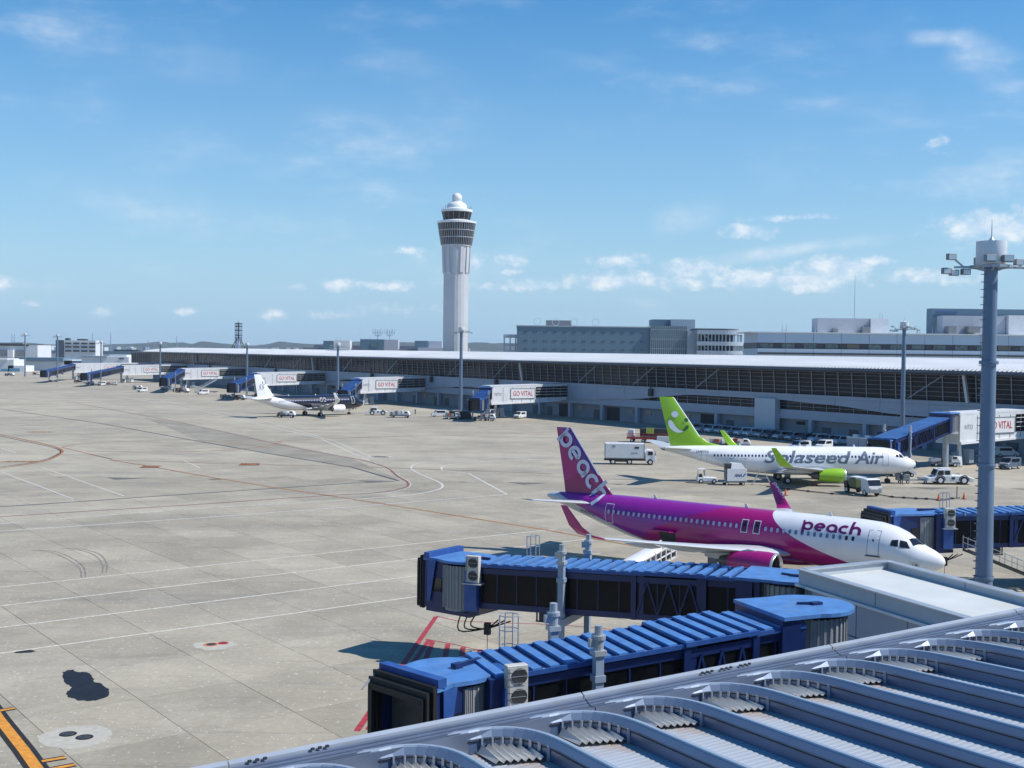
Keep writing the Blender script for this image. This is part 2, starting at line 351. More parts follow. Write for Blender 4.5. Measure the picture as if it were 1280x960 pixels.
for a, b_ in (((-10, 655.5), (26, 652.5)), ((58, 650), (89, 647.5)), ((118, 645.5), (148, 643)), ((175, 641.3), (203, 639)), ((230, 637), (256, 635))): line('white_dash', [a, b_], .3, WHT_F)
line('worn_orange_line', [(138, 575), (176, 581), (260, 596), (340, 609), (480, 630), (560, 643), (680, 662), (800, 684)], .42, YEL_D, z=.014)
line('black_line', [(0, 633.5), (100, 627), (200, 620), (320, 612), (440, 604), (492, 602)], .5, mat('drain_grate', (.07, .075, .08), .7, var=.3), z=.010)
line('black_line', [(0, 511), (130, 530), (250, 552), (330, 566), (440, 584), (498, 601)], .5, MATS['drain_grate'], z=.010)
line('worn_orange_line', [(-20, 539), (28, 549), (60, 556), (75, 561), (77, 566), (60, 575), (30, 581), (-20, 588)], .5, YEL_D, z=.014, curve=True)
line('worn_orange_line', [(-20, 541), (28, 551), (59, 557.6), (73, 562), (75, 566), (58, 574), (30, 579.8), (-20, 586)], .25, BLK_F, z=.018, curve=True)
line('worn_orange_line', [(77, 559), (110, 567), (140, 574), (112, 568)], .3, YEL_D, z=.014)
line('worn_orange_line', [(77, 559), (100, 555), (150, 552), (230, 550), (300, 555), (335, 560)], .35, YEL_D, z=.014, curve=True)
line('worn_orange_line', [(108, 564), (200, 565), (280, 563), (330, 558), (352, 552)], .35, YEL_D, z=.014, curve=True)
line('worn_orange_line', [(138, 575), (210, 577), (290, 580), (400, 582), (520, 586), (690, 592)], .25, YEL_D, z=.014, curve=True)
line('worn_orange_line', [(280, 555), (420, 548), (560, 544), (700, 540)], .3, YEL_D, z=.018, curve=True)
for a, b_ in (((2, 590), (92, 624)), ((52, 584), (155, 620)), ((0, 560), (20, 566)), ((230, 576), (250, 585))): line('white_line', [a, b_], .22, WHT_F)
for (x, y, w) in ((25, 577, 22), (188, 583.5, 11), (312, 580.5, 12), (52, 540, 16)):   # worn orange block numbers on the taxilane
    c = gp(x, y); mb = MB(); e = gp(x + w, y) - gp(x - w, y)
    for k in range(5): q = c + e * ((k - 2) / 5.0); ribbon([q - e * .07 + Vector((0, -1.2, 0)), q + e * .07 + Vector((0, 1.2, 0))], abs(e.x) * .12, .022, mb)
    mb.build('orange_taxiway_number', YEL_D if w > 12 else mat('bright_orange_number', (.5, .17, .05), .8, var=.5, scale=.8), lines, fix=False)
    if w < 13: ribbon([c - e * .5, c + e * .5], 3.4, .018).build('black_number_ground', BLK_F, lines, fix=False)
# white lettering on the service road
mb = MB()
for k in range(9): p = gp(464 + k * 2.7, 570.6 + k * .06); mb.box((p.x, p.y, .012), (.55, 3.2, .004), .6 if k % 2 else -.3)
mb.build('road_lettering', WHT_F, lines)
# stand guide line in the near left corner, yellow edged with black
for w, m, z in ((1.0, BLK_F, .014), (.52, YEL_F, .018)):
    line('stand_guide_line', [(-30, 858), (0, 900), (30, 938), (60, 980)], w, m, z)
    line('stand_guide_tick', [(-20, 892.0), (18, 885.5)], w * .55, m, z + .002)
    line('stand_guide_tick', [(52, 952), (82, 947)], w * .55, m, z + .002); line('stand_guide_tick', [(62, 962), (94, 956)], w * .55, m, z + .002)
# red hatched keep-clear zone under the boarding bridges
line('red_line', [(446, 914), (545, 771)], .34, RED_F); line('red_line', [(460, 912), (536, 800)], .3, RED_F)
line('red_line', [(545, 770), (570, 776), (610, 778), (700, 781), (800, 790)], .12, RED_F)
line('red_line', [(532, 799), (570, 806), (620, 818)], .12, RED_F)
for a, b_ in (((541, 801), (530, 830)), ((560, 805), (554, 832)), ((579, 809), (575, 834)), ((600, 812), (598, 838))): line('red_line', [a, b_], .34, RED_F)
# dark lanes of asphalt repair, oil patch, hydrant covers
def blob(name, c, rx, ry, rz, m, z=.006, n=28, jag=.08, seed=1):
    r_ = random.Random(seed); ph = [r_.uniform(0, 6) for _ in range(4)]
    pts = []
    for i in range(n):
        t = 2 * pi * i / n; k = 1 + jag * sin(2 * t + ph[0]) + jag * sin(3 * t + ph[1]) + jag * .7 * sin(7 * t + ph[2]) + jag * .5 * sin(11 * t + ph[3])
        x, y = rx * k * cos(t), ry * k * sin(t); pts.append((c.x + x * cos(rz) - y * sin(rz), c.y + x * sin(rz) + y * cos(rz), z))
    mb = MB(); mb.add(pts, [tuple(range(n))]); return mb.build(name, m, lines, fix=False)
OIL = mat('wet_oil_stain', (.016, .017, .022), .55, var=.5, scale=2, spec=.22)
pud = [(79, 840), (84, 838.2), (92, 837.6), (97, 840), (105, 840.4), (112, 842), (117, 848), (118, 852), (127, 855), (134, 860), (137, 868), (132, 872), (120, 875.5), (106, 876.5), (93, 874), (84, 870), (84, 865), (89, 861), (87, 857), (80, 852)]
mb = MB(); P_ = smooth_pts([gp(*p) for p in pud] + [gp(*pud[0])], 4)[:-1]; mb.add([(p.x + random.uniform(-.05, .05), p.y + random.uniform(-.09, .09), .008) for p in P_], [tuple(range(len(P_)))]); mb.build('oil_puddle', OIL, lines, fix=False)
blob('tar_patch', gp(31, 814.5), .55, .42, .3, BLK_F, seed=3)
PALE = mat('pale_grout_patch', (.42, .40, .34), .9, var=.15, scale=3)
blob('hydrant_surround', gp(95, 921), 1.75, 1.7, 0, PALE, seed=5, jag=.04); blob('hydrant_surround', gp(268, 807), 1.2, 1.2, 0, PALE, seed=8, jag=.12)
COVER = mat('cast_iron_cover', (.10, .10, .105), .5, .5, var=.3, scale=8)
for (x, y, r, m1, m2) in ((85, 917.7, .29, BLK_F, COVER), (105.5, 921.7, .29, BLK_F, COVER), (264, 805.8, .34, mat('orange_ring', (.55, .2, .08), .7), COVER), (279, 804, .24, mat('deep_red_cover', (.3, .02, .03), .7), RED_F)):
    c = gp(x, y); h = thing('hydrant_cover', {85: 'round black rimmed steel cover, left of the close pair on the pale patch', 105.5: 'round black rimmed steel cover, right of the close pair on the pale patch', 264: 'round fuel pit cover with a worn orange ring', 279: 'small round dark red cover beside the orange ringed pit'}[x], 'pit cover', (c.x, c.y, .01))
    MB().lathe([(r * 1.45, 0), (r * 1.4, .012), (r * 1.0, .012)], n=24).build('rim', m1, h); mb = MB().lathe([(r * .98, .014), (r * .0001, .016)], n=24)
    for k in range(-2, 3): mb.box((0, k * r * .35, .018), (r * 1.3, r * .1, .008))
    mb.build('lid', m2, h)
# tyre marks
TM = mat('tyre_rubber_mark', (.22, .21, .18), .9, var=.5, scale=1)
for off in (0, .5, 2.6, 3.1):
    line('tyre_mark', [(40 + off * 14, 688 - off), (62 + off * 14, 690 - off), (84 + off * 13, 699 - off * 2), (99 + off * 11, 710 - off * 2), (102 + off * 10, 722 - off * 2)], .13, TM, z=.007, curve=True)
ASPH = mat('dark_asphalt_lane', (.27, .245, .195), .9, var=.25, scale=.15)
mb = MB(); q = [gp(*p) for p in ((180, 522), (240, 531), (440, 573), (500, 600), (440, 585), (330, 566), (250, 551))]; mb.add([(p.x, p.y, .004) for p in q], [tuple(range(len(q)))]); mb.build('dark_paving_patch', ASPH, lines, fix=False)
# ------------------------------------------------------------------ lettering
def text_geo(txt, size, shear=0.0, bold=0.0, space=1.0, bis=None):
    cu_ = bpy.data.curves.new('t', 'FONT'); cu_.body = txt; cu_.size = size; cu_.shear = shear; cu_.offset = bold; cu_.space_character = space; cu_.resolution_u = 3; cu_.fill_mode = 'FRONT'
    o = bpy.data.objects.new('t', cu_); SC.collection.objects.link(o)
    dg = bpy.context.evaluated_depsgraph_get(); me = bpy.data.meshes.new_from_object(o.evaluated_get(dg))
    bm = bmesh.new(); bm.from_mesh(me)
    if bis:
        ys = [v.co.y for v in bm.verts]; y = min(ys) + bis
        while y < max(ys):
            bmesh.ops.bisect_plane(bm, geom=bm.verts[:] + bm.edges[:] + bm.faces[:], plane_co=(0, y, 0), plane_no=(0, 1, 0)); y += bis
    vs = [v.co.copy() for v in bm.verts]; bm.verts.index_update(); fs = [tuple(v.index for v in f.verts) for f in bm.faces]; bm.free()
    bpy.data.objects.remove(o); bpy.data.curves.remove(cu_); bpy.data.meshes.remove(me)
    x0_ = min(v.x for v in vs); x1_ = max(v.x for v in vs)
    return [(v.x - x0_, v.y) for v in vs], fs, x1_ - x0_
def lettering(name, txt, size, fn, m, parent, width=None, **k):
    vs, fs, w = text_geo(txt, size, **k); sc = width / w if width else 1
    mb = MB(); mb.add([fn(x * sc, y) for x, y in vs], fs); return mb.build(name, m, parent, fix=False)
def arc(c, r, a0, a1, n=14): return [(c[0] + r * cos(radians(a0 + (a1 - a0) * i / n)), c[1] + r * sin(radians(a0 + (a1 - a0) * i / n))) for i in range(n + 1)]
def rounded_word(fn, wd=.25, desc=-.42):      # the word "peach" in round lower-case strokes, x-height 1
    strokes = []; x = 0; g = .16; r = .40
    strokes += [arc((x + .5, .5), r, 0, 360, 26), [(x + .10, desc), (x + .10, .98)], [(x - .08, 1.03), (x + .10, 1.03)]]; x += 1.0 + g
    strokes += [arc((x + .5, .5), r, 0, 300, 24), [(x + .14, .5), (x + .9, .5)]]; x += 1.0 + g
    strokes += [arc((x + .5, .5), r, 0, 360, 26), [(x + .90, 0.0), (x + .90, .55)]]; x += 1.0 + g
    strokes += [arc((x + .5, .5), r, 50, 310, 22)]; x += .88 + g
    strokes += [[(x + .12, 0), (x + .12, 1.5)], arc((x + .5, .5), r - .02, 180, 0, 12) + [(x + .88, .0)]]
    mb = MB()
    for st in strokes:
        if len(st) == 2:
            a, b = Vector(st[0]), Vector(st[1]); st = [tuple(a + (b - a) * k / 22) for k in range(23)]
        n = len(st); vs = []
        for i, p in enumerate(st):
            a = Vector(st[max(i - 1, 0)]); b = Vector(st[min(i + 1, n - 1)]); d = (b - a).normalized(); s = Vector((-d.y, d.x)) * wd / 2
            for f_ in (-1, -.5, 0, .5, 1): q = Vector(p) + s * f_; vs.append(fn(q.x, q.y))
        fs = []
        for i in range(n - 1):
            for k in range(4): fs.append((5 * i + k, 5 * i + 5 + k, 5 * i + 6 + k, 5 * i + 1 + k))
        mb.add(vs, fs)
    return mb
# ------------------------------------------------------------------ aircraft
def livery(name, base, rules, rough=.28):
    """base colour overlaid by smooth-edged zones; a rule is (function of node maths) -> factor"""
    m = bpy.data.materials.new(name); m.use_nodes = True; t = m.node_tree; b = t.nodes['Principled BSDF']
    b.inputs['Roughness'].default_value = rough; b.inputs['Coat Weight'].default_value = .4; b.inputs['Coat Roughness'].default_value = .12
    tcn = t.nodes.new('ShaderNodeTexCoord'); s = t.nodes.new('ShaderNodeSeparateXYZ'); t.links.new(tcn.outputs['Object'], s.inputs[0])
    def MM(op, a, b_=0):
        n = t.nodes.new('ShaderNodeMath'); n.operation = op
        for i, v in enumerate((a, b_)):
            if isinstance(v, (int, float)): n.inputs[i].default_value = v
            else: t.links.new(v, n.inputs[i])
        return n.outputs[0]
    rgb = t.nodes.new('ShaderNodeRGB'); rgb.outputs[0].default_value = (*base, 1); cur = rgb.outputs[0]
    for col, fn in rules:
        f = fn(MM, s.outputs[0], s.outputs[1], s.outputs[2])
        f = MM('MAXIMUM', MM('MINIMUM', MM('MULTIPLY', f, 25.0), 1.0), 0.0)
        x = t.nodes.new('ShaderNodeMix'); x.data_type = 'RGBA'; t.links.new(f, x.inputs[0]); t.links.new(cur, x.inputs[6]); x.inputs[7].default_value = (*col, 1); cur = x.outputs[2]
    nz = t.nodes.new('ShaderNodeTexNoise'); nz.inputs['Scale'].default_value = .6; nz.inputs['Detail'].default_value = 6; t.links.new(tcn.outputs['Object'], nz.inputs[0])
    r = t.nodes.new('ShaderNodeMapRange'); t.links.new(nz.outputs[0], r.inputs[0]); r.inputs[1].default_value = .3; r.inputs[2].default_value = .7; r.inputs[3].default_value = .92; r.inputs[4].default_value = 1.04
    x = t.nodes.new('ShaderNodeMix'); x.data_type = 'RGBA'; x.blend_type = 'MULTIPLY'; x.inputs[0].default_value = 1; t.links.new(cur, x.inputs[6]); t.links.new(r.outputs[0], x.inputs[7])
    pg = MM('LESS_THAN', MM('PINGPONG', MM('ADD', s.outputs[0], .37), 1.31), .012); pf = MM('SUBTRACT', 1.0, MM('MULTIPLY', pg, .16))
    y = t.nodes.new('ShaderNodeMix'); y.data_type = 'RGBA'; y.blend_type = 'MULTIPLY'; y.inputs[0].default_value = 1; t.links.new(x.outputs[2], y.inputs[6]); t.links.new(pf, y.inputs[7])
    t.links.new(y.outputs[2], b.inputs['Base Color']); return m
class Fus:
    def __init__(s, st): s.st = st
    def sec(s, x):
        st = s.st
        if x <= st[0][0]: return st[0][1:]
        for a, b in zip(st[:-1], st[1:]):
            if x <= b[0]:
                k = (x - a[0]) / (b[0] - a[0]); return tuple(p + (q - p) * k for p, q in zip(a[1:], b[1:]))
        return st[-1][1:]
    def y(s, x, z, off=0.012):
        top, bot, hw = s.sec(x); zc = (top + bot) / 2; hh = (top - bot) / 2; k = max(0, 1 - ((z - zc) / hh) ** 2)
        return hw * sqrt(k) + off
    def rings(s, n=40):
        xs = []; st = s.st
        for a, b in zip(st[:-1], st[1:]):
            m = max(1, int((b[0] - a[0]) / 1.6)); xs += [a[0] + (b[0] - a[0]) * i / m for i in range(m)]
        xs.append(st[-1][0]); R_ = []
        for x in xs:
            top, bot, hw = s.sec(x); zc = (top + bot) / 2; hh = (top - bot) / 2
            R_.append([(x, hw * cos(2 * pi * i / n), zc + hh * sin(2 * pi * i / n)) for i in range(n)])
        return R_
def foil_ring(le, te, z, th, vert=False, y=0):
    """closed airfoil loop between leading edge x and trailing edge x; horizontal (in x,z at y) or vertical (in x,y at z)"""
    c = te - le; pr = [(0, 0), (.03, .35), (.12, .72), (.3, 1), (.55, .8), (.8, .38), (1, .04)]
    up = [(le + c * a, b * th / 2) for a, b in pr]; lo = [(le + c * a, -b * th / 2 * .8) for a, b in reversed(pr[1:-1])]
    lo = [(le + c, -.02 * th)] + lo
    return [((x, y + h, z) if vert else (x, y, z + h)) for x, h in up + lo]
def plane(spec):
    P = spec; F = Fus(P['fus']); root = thing(P['name'], P['label'], 'airliner', P['loc'], P['rz'])
    fm = P['fmat']
    MB().loft(F.rings(), caps=True).build('fuselage', fm, root, smooth=True)
    # belly fairing
    r = []
    for x, hw, zt, zb in P['fairing']: r.append([(x, hw * cos(2 * pi * i / 20), (zt + zb) / 2 + (zt - zb) / 2 * sin(2 * pi * i / 20)) for i in range(20)])
    MB().loft(r, caps=True).build('wing_fairing', P.get('fairmat', fm), root, smooth=True)
    for sg in (1, -1):
        bk = P['bank'][0 if sg > 0 else 1] / 17.0
        rr = [foil_ring(le, te, z + bk * y, th, y=sg * y) for (y, le, te, z, th) in P['wing']]
        if sg < 0: rr = [q[::-1] for q in rr]
        wg = MB().loft(rr, caps=True).build('wing', P['wmat'], root, smooth=True)
        rr = [foil_ring(le, te, z, th, vert=False, y=sg * y) for (y, le, te, z, th) in P['wlet']]
        # turn the section upright for the winglet
        mb = MB(); vs = []
        for (y, le, te, z, th, tilt) in [(a + (b,)) for a, b in zip(P['wlet'], P['wtilt'])]:
            ring = foil_ring(le, te, 0, th, y=0); vs.append([(p[0], sg * (y - p[2] * sin(tilt)), z + bk * y + p[2] * cos(tilt)) for p in ring])
        mb.loft(vs, caps=True); mb.build('winglet', P['wlmat'][0 if sg > 0 else 1], wg, smooth=True)
        for (y, x0_, x1_, z) in P['flapf']:
            q = [[(x0_ + (x1_ - x0_) * k, sg * y + .16 * w * cos(a), z + bk * y + .22 * w * sin(a)) for a in [2 * pi * i / 8 for i in range(8)]] for k, w in ((0, .15), (.25, .9), (.6, 1), (1, .1))]
            MB().loft(q, caps=True).build('flap_fairing', P['wmat'], wg, smooth=True)
        rr = [foil_ring(le, te, z, th, y=sg * y) for (y, le, te, z, th) in P['stab']]
        MB().loft(rr, caps=True).build('tailplane', P['smat'], root, smooth=True)
        # engine
        ex, ey, ez, er, el_ = P['eng']
        e = MB().lathe([(er * .80, .25), (er * .86, .05), (er * .93, 0), (er * .98, .06), (er * 1.0, .22)], (ex, sg * ey, ez), 'x', 28).build('engine_lip', ALU, root, smooth=True)
        nc = MB().lathe([(er * 1.0, .2), (er * 1.06, .9), (er * 1.05, 1.8), (er * .95, el_ * .75), (er * .8, el_), (er * .74, el_), (er * .74, el_ - .3)], (ex, sg * ey, ez), 'x', 28).build('engine_nacelle', P['emat'], root, smooth=True)
        MB().lathe([(er * .80, .2), (er * .78, 1.0), (.01, 1.05)], (ex, sg * ey, ez), 'x', 24).build('fan', DARK, nc, smooth=True)
        MB().lathe([(.02, .45), (er * .28, 1.0)], (ex, sg * ey, ez), 'x', 12).build('spinner', GREY, nc, smooth=True)
        MB().lathe([(er * .62, el_ - .4), (er * .55, el_ + .5), (er * .4, el_ + .95), (er * .25, el_ + .95), (.02, el_ + 1.5)], (ex, sg * ey, ez), 'x', 18).build('exhaust_cone', mat('dark_titanium', (.11, .11, .115), .4, .6), nc, smooth=True)
        zw = P['pyl']; q = []
        for (x, z0, z1, t) in zw: q.append([(x, sg * ey - t, z0), (x, sg * ey + t, z0), (x, sg * ey + t, z1), (x, sg * ey - t, z1)])
        MB().loft(q, caps=True).build('pylon', P['wmat'], root)
        # main gear
        gx, gy, gr_, gz = P['gear']
        g = MB().tube((gx, sg * gy, gr_), (gx - .1, sg * gy, gz), .11).bar((gx, sg * gy, gz * .55), (gx, sg * (gy - 1.2), gz), .09).box((gx, sg * (gy + .30), gz * .72), (.9, .05, gz * .5)).build('main_gear_leg', GREY, root)
        for o in (-.35, .35):
            w = MB().lathe([(.01, -.17), (gr_ * .8, -.19), (gr_, -.13), (gr_, .13), (gr_ * .8, .19), (.01, .17)], (gx, sg * gy + o, gr_), 'y', 18).build('tyre', TYRE, g, smooth=True)
            MB().lathe([(.01, -.205), (gr_ * .45, -.2), (gr_ * .5, -.15)], (gx, sg * gy + o, gr_), 'y', 14).lathe([(.01, .205), (gr_ * .45, .2), (gr_ * .5, .15)], (gx, sg * gy + o, gr_), 'y', 14).build('hub', WHITE, g)
    nx, nr = P['ngear']; g = MB().tube((nx, 0, nr), (nx, 0, 2.3), .08).bar((nx, 0, 1.0), (nx - .9, 0, 2.1), .06).build('nose_gear_leg', GREY, root)
    for o in (-.25, .25): MB().lathe([(.01, -.1), (nr, -.1), (nr, .1), (.01, .1)], (nx, o, nr), 'y', 16).build('tyre', TYRE, g)
    # fin
    fr = [foil_ring(le, te, z, th, vert=True) for (z, le, te, th) in P['fin']]
    MB().loft(fr, caps=True).build('fin', P['finmat'], root, smooth=True)
    # cabin windows: each its own part, sharing one mesh per side
    z0 = P['wz']; wt, wh = .25, .36; base = {}
    for sg in (1, -1):
        for k, x in enumerate(P['wins']):
            m_ = P['winmat'](x) if callable(P['winmat']) else P['winmat']; key = (sg, m_.name)
            if key not in base:
                mb = MB(); xr = 15.0; pts = []
                for a in range(10):
                    t = 2 * pi * a / 10; pts.append((wt / 2 * (abs(cos(t)) ** .7) * (1 if cos(t) > 0 else -1), wh / 2 * (abs(sin(t)) ** .7) * (1 if sin(t) > 0 else -1)))
                mb.add([(px_, sg * F.y(xr, z0 + pz, .013), z0 + pz) for px_, pz in pts], [tuple(range(10))[::sg]])
                base[key] = mb.build('cabin_window', m_, root, (x, 0, 0), fix=False)
            else: inst(base[key], root, (x, 0, 0))
    def panel(name, x0_, x1_, za, zb, m_, off=.014, sg=1, frame=None, fw_=.06, n=6):
        mb = MB()
        for k in range(n):
            u0, u1 = za + (zb - za) * k / n, za + (zb - za) * (k + 1) / n
            mb.quad((x0_, sg * F.y(x0_, u0, off), u0), (x1_, sg * F.y(x1_, u0, off), u0), (x1_, sg * F.y(x1_, u1, off), u1), (x0_, sg * F.y(x0_, u1, off), u1))
        o = mb.build(name, m_, root)
        if frame:
            mb = MB()
            for k in range(n):
                u0, u1 = za + (zb - za) * k / n, za + (zb - za) * (k + 1) / n
                for xx, xy in ((x0_ - fw_, x0_), (x1_, x1_ + fw_)): mb.quad((xx, sg * F.y(xx, u0, off + .004), u0), (xy, sg * F.y(xy, u0, off + .004), u0), (xy, sg * F.y(xy, u1, off + .004), u1), (xx, sg * F.y(xx, u1, off + .004), u1))
            for ua, ub in ((za - fw_, za), (zb, zb + fw_)): mb.quad((x0_ - fw_, sg * F.y(x0_, ua, off + .004), ua), (x1_ + fw_, sg * F.y(x1_, ua, off + .004), ua), (x1_ + fw_, sg * F.y(x1_, ub, off + .004), ub), (x0_ - fw_, sg * F.y(x0_, ub, off + .004), ub))
            mb.build('frame', frame, o)
        return o
    # cockpit glazing
    def gridpane(q, f3, name):
        mb = MB(); n_ = 5; vs = []
        for i in range(n_ + 1):
            for j in range(n_ + 1):
                u, v = i / n_, j / n_; x = (q[0][0] * (1 - u) + q[3][0] * u) * (1 - v) + (q[1][0] * (1 - u) + q[2][0] * u) * v; z = (q[0][1] * (1 - u) + q[3][1] * u) * (1 - v) + (q[1][1] * (1 - u) + q[2][1] * u) * v; vs.append(f3(x, z))
        mb.add(vs, [(i * (n_ + 1) + j, (i + 1) * (n_ + 1) + j, (i + 1) * (n_ + 1) + j + 1, i * (n_ + 1) + j + 1) for i in range(n_) for j in range(n_)]); return mb.build(name, DGLASS, root)
    def topz(x, y):
        top, bot, hw = F.sec(x); return (top + bot) / 2 + (top - bot) / 2 * sqrt(max(0, 1 - (y / hw) ** 2)) + .03
    for sg in (1, -1):
        for q in P['cockpit']: gridpane(q, lambda x, z: (x, sg * F.y(x, z, .03), z), 'cockpit_window')
        gridpane(P['windshield'], lambda x, y: (x, sg * y, topz(x, y)), 'windshield')
    # blade antennas, beacon
    for (x, z) in P['ant']: MB().prism([(x, z - .1), (x + .35, z - .1), (x + .45, z + .32), (x + .25, z + .32)], lambda u, v, w: (u, w - .02, v), .04).build('antenna', WHITE, root)
    return root, F, panel
def aft_rz(head): h = radians(head); return atan2(-cos(h), -sin(h))
WING = mat('wing_grey_white', (.50, .52, .54), .35, var=.06, coat=.2)
A_FUS = [(0, 3.2, 3.1, .04), (.12, 3.48, 2.86, .3), (.4, 3.75, 2.6, .58), (.9, 4.02, 2.35, .92), (1.6, 4.32, 2.1, 1.25), (2.3, 4.78, 1.95, 1.5), (3.0, 5.22, 1.85, 1.7), (3.8, 5.55, 1.79, 1.84), (5, 5.79, 1.74, 1.94), (6.5, 5.87, 1.73, 1.975), (24, 5.87, 1.73, 1.975), (26, 5.87, 1.86, 1.95), (28, 5.87, 2.2, 1.86), (30, 5.85, 2.72, 1.66), (32, 5.8, 3.32, 1.38), (34, 5.75, 3.92, 1.05), (36, 5.65, 4.48, .68), (37.2, 5.5, 4.83, .42), (37.57, 5.38, 5.0, .28)]
a320 = dict(fus=A_FUS, bank=(.75, -.25), fairing=[(10, .3, 2.2, 1.75), (11.5, 1.5, 2.6, 1.6), (13, 2.0, 2.9, 1.5), (18, 2.05, 2.9, 1.5), (20.5, 1.5, 2.5, 1.6), (22, .3, 2.1, 1.75)],
    wing=[(1.6, 11.9, 18.9, 2.55, .95), (6.4, 14.6, 18.8, 3.0, .55), (12, 17.7, 20.4, 3.55, .32), (16.4, 20.2, 21.8, 4.0, .2)],
    wlet=[(16.4, 20.2, 21.8, 4.0, .2), (17.2, 20.8, 22.2, 4.25, .16), (17.65, 21.5, 22.7, 4.9, .12), (17.9, 22.75, 23.35, 6.4, .06)], wtilt=[0, .5, 1.2, 1.35],
    flapf=[(4.2, 15.5, 20.2, 2.35), (7.8, 16.4, 20.6, 2.8), (11.6, 18.2, 21.6, 3.2)],
    stab=[(.6, 31.6, 35.6, 4.9, .4), (6.2, 34.7, 36.3, 5.5, .15)], eng=(11.1, 5.75, 2.2, 1.08, 4.0),
    pyl=[(12.2, 3.1, 3.25, .12), (13.6, 2.8, 3.4, .18), (15.4, 2.2, 2.85, .18), (17.5, 2.4, 2.7, .08)],
    gear=(17.7, 3.8, .58, 2.7), ngear=(5.07, .38), fin=[(5.4, 29.6, 35.6, .5), (5.9, 30.4, 35.7, .42), (6.6, 31.1, 35.8, .40), (11.62, 34.9, 36.75, .18), (11.76, 35.2, 36.75, .08)],
    wz=4.52, wins=[6.6 + .533 * k for k in range(44) if not (6.6 + .533 * k > 14.3 and 6.6 + .533 * k < 16.4)],
    cockpit=[[(2.28, 4.16), (2.62, 4.62), (3.06, 4.72), (2.98, 4.2)], [(3.10, 4.22), (3.18, 4.74), (3.62, 4.70), (3.68, 4.28)]],
    windshield=[(1.62, .06), (2.28, .06), (2.55, .74), (2.12, .98)], ant=[(9.0, 5.87), (16.5, 5.87), (25.5, 5.87)], smat=WING)
MAG = (.36, .005, .155); PUR = (.25, .012, .27); WH = (.76, .77, .79)
def pe_front(MM, x, y, z):   # white nose: boundary sweeps forward towards the belly
    u = MM('SUBTRACT', 5.87, z)
    lim = MM('SUBTRACT', 14.1, MM('ADD', MM('MULTIPLY', u, .7), MM('MULTIPLY', MM('MULTIPLY', u, u), .42)))
    return MM('SUBTRACT', lim, x)
def pe_purple(MM, x, y, z):
    u = MM('SUBTRACT', 5.9, z)
    return MM('SUBTRACT', x, MM('SUBTRACT', MM('ADD', 18.0, MM('MULTIPLY', u, 3.6)), MM('MULTIPLY', MM('MULTIPLY', u, u), .35)))
def pe_white_tail(MM, x, y, z):
    u = MM('SUBTRACT', x, 25.6); return MM('SUBTRACT', MM('ADD', 2.1, MM('MULTIPLY', u, .33)), z)
peach_f = livery('magenta_airliner_paint', MAG, [(PUR, pe_purple), (WH, pe_front), ((.5, .51, .53), pe_white_tail)])
def fin_edge(MM, x, y, z):   # purple leading edge of the fin
    return MM('SUBTRACT', MM('ADD', 31.1, MM('MULTIPLY', MM('SUBTRACT', z, 6.6), .757)), MM('SUBTRACT', x, 1.15))
peach_fin = livery('magenta_fin_paint', (.37, .008, .15), [((.14, .015, .22), fin_edge), ((.70, .70, .72), lambda MM, x, y, z: MM('SUBTRACT', MM('ADD', 31.26, MM('MULTIPLY', MM('SUBTRACT', z, 6.6), .757)), x)), ((.20, .010, .20), lambda MM, x, y, z: MM('SUBTRACT', 6.5, z)), ((.28, .006, .11), lambda MM, x, y, z: MM('SUBTRACT', 8.1, MM('ADD', z, MM('MULTIPLY', MM('ABSOLUTE', MM('SUBTRACT', x, 33)), .5))))])
peach_e = livery('magenta_engine_paint', (.33, .005, .15), [])
WINW = mat('pale_window_blind', (.55, .52, .62), .3, var=.2); WIND = mat('dark_window', (.02, .02, .03), .1, var=.2)
WINB = mat('blue_grey_window', (.16, .22, .32), .2, var=.2)
a = dict(a320); HEAD = 128.1
a.update(name='airliner', label='magenta, purple and white airliner with peach lettering on its fin, parked in the foreground', loc=(33.25, 90.3, 0), rz=aft_rz(HEAD), fmat=peach_f, fairmat=mat('deep_magenta_belly', (.16, .004, .07), .3, coat=.4), wmat=WING, wlmat=(peach_e, peach_e), emat=peach_e, finmat=peach_fin,
    winmat=lambda x: WINW if x > 12.2 else (WIND if x < 7.6 else WINB))
peach, PF, panel = plane(a)
MGT = mat('magenta_lettering', (.13, .004, .11), .35, var=.05); LAV = mat('lavender_lettering', (.56, .60, .72), .35, var=.05)
rounded_word(lambda u, v: (10.95 - u * .88, PF.y(10.95 - u * .88, 4.80 + v * .60, .018), 4.80 + v * .60), .27).build('peach_lettering', MGT, peach, fix=False)
def fin_uv(u, v, o=Vector((36.45, 10.72)), sc=1.38, ang=radians(-51)):
    s = u * cos(ang) - v * sin(ang); z = u * sin(ang) + v * cos(ang); X = o.x - s * sc; Z = o.y + z * sc
    return X, Z
rounded_word(lambda u, v: (lambda X, Z: (X, max(.27 if Z > 5.5 else 0, PF.y(X, Z, .09) if Z < PF.sec(X)[0] else 0), Z))(*fin_uv(u, v)), .26, -.12).build('peach_lettering', LAV, peach, fix=False)
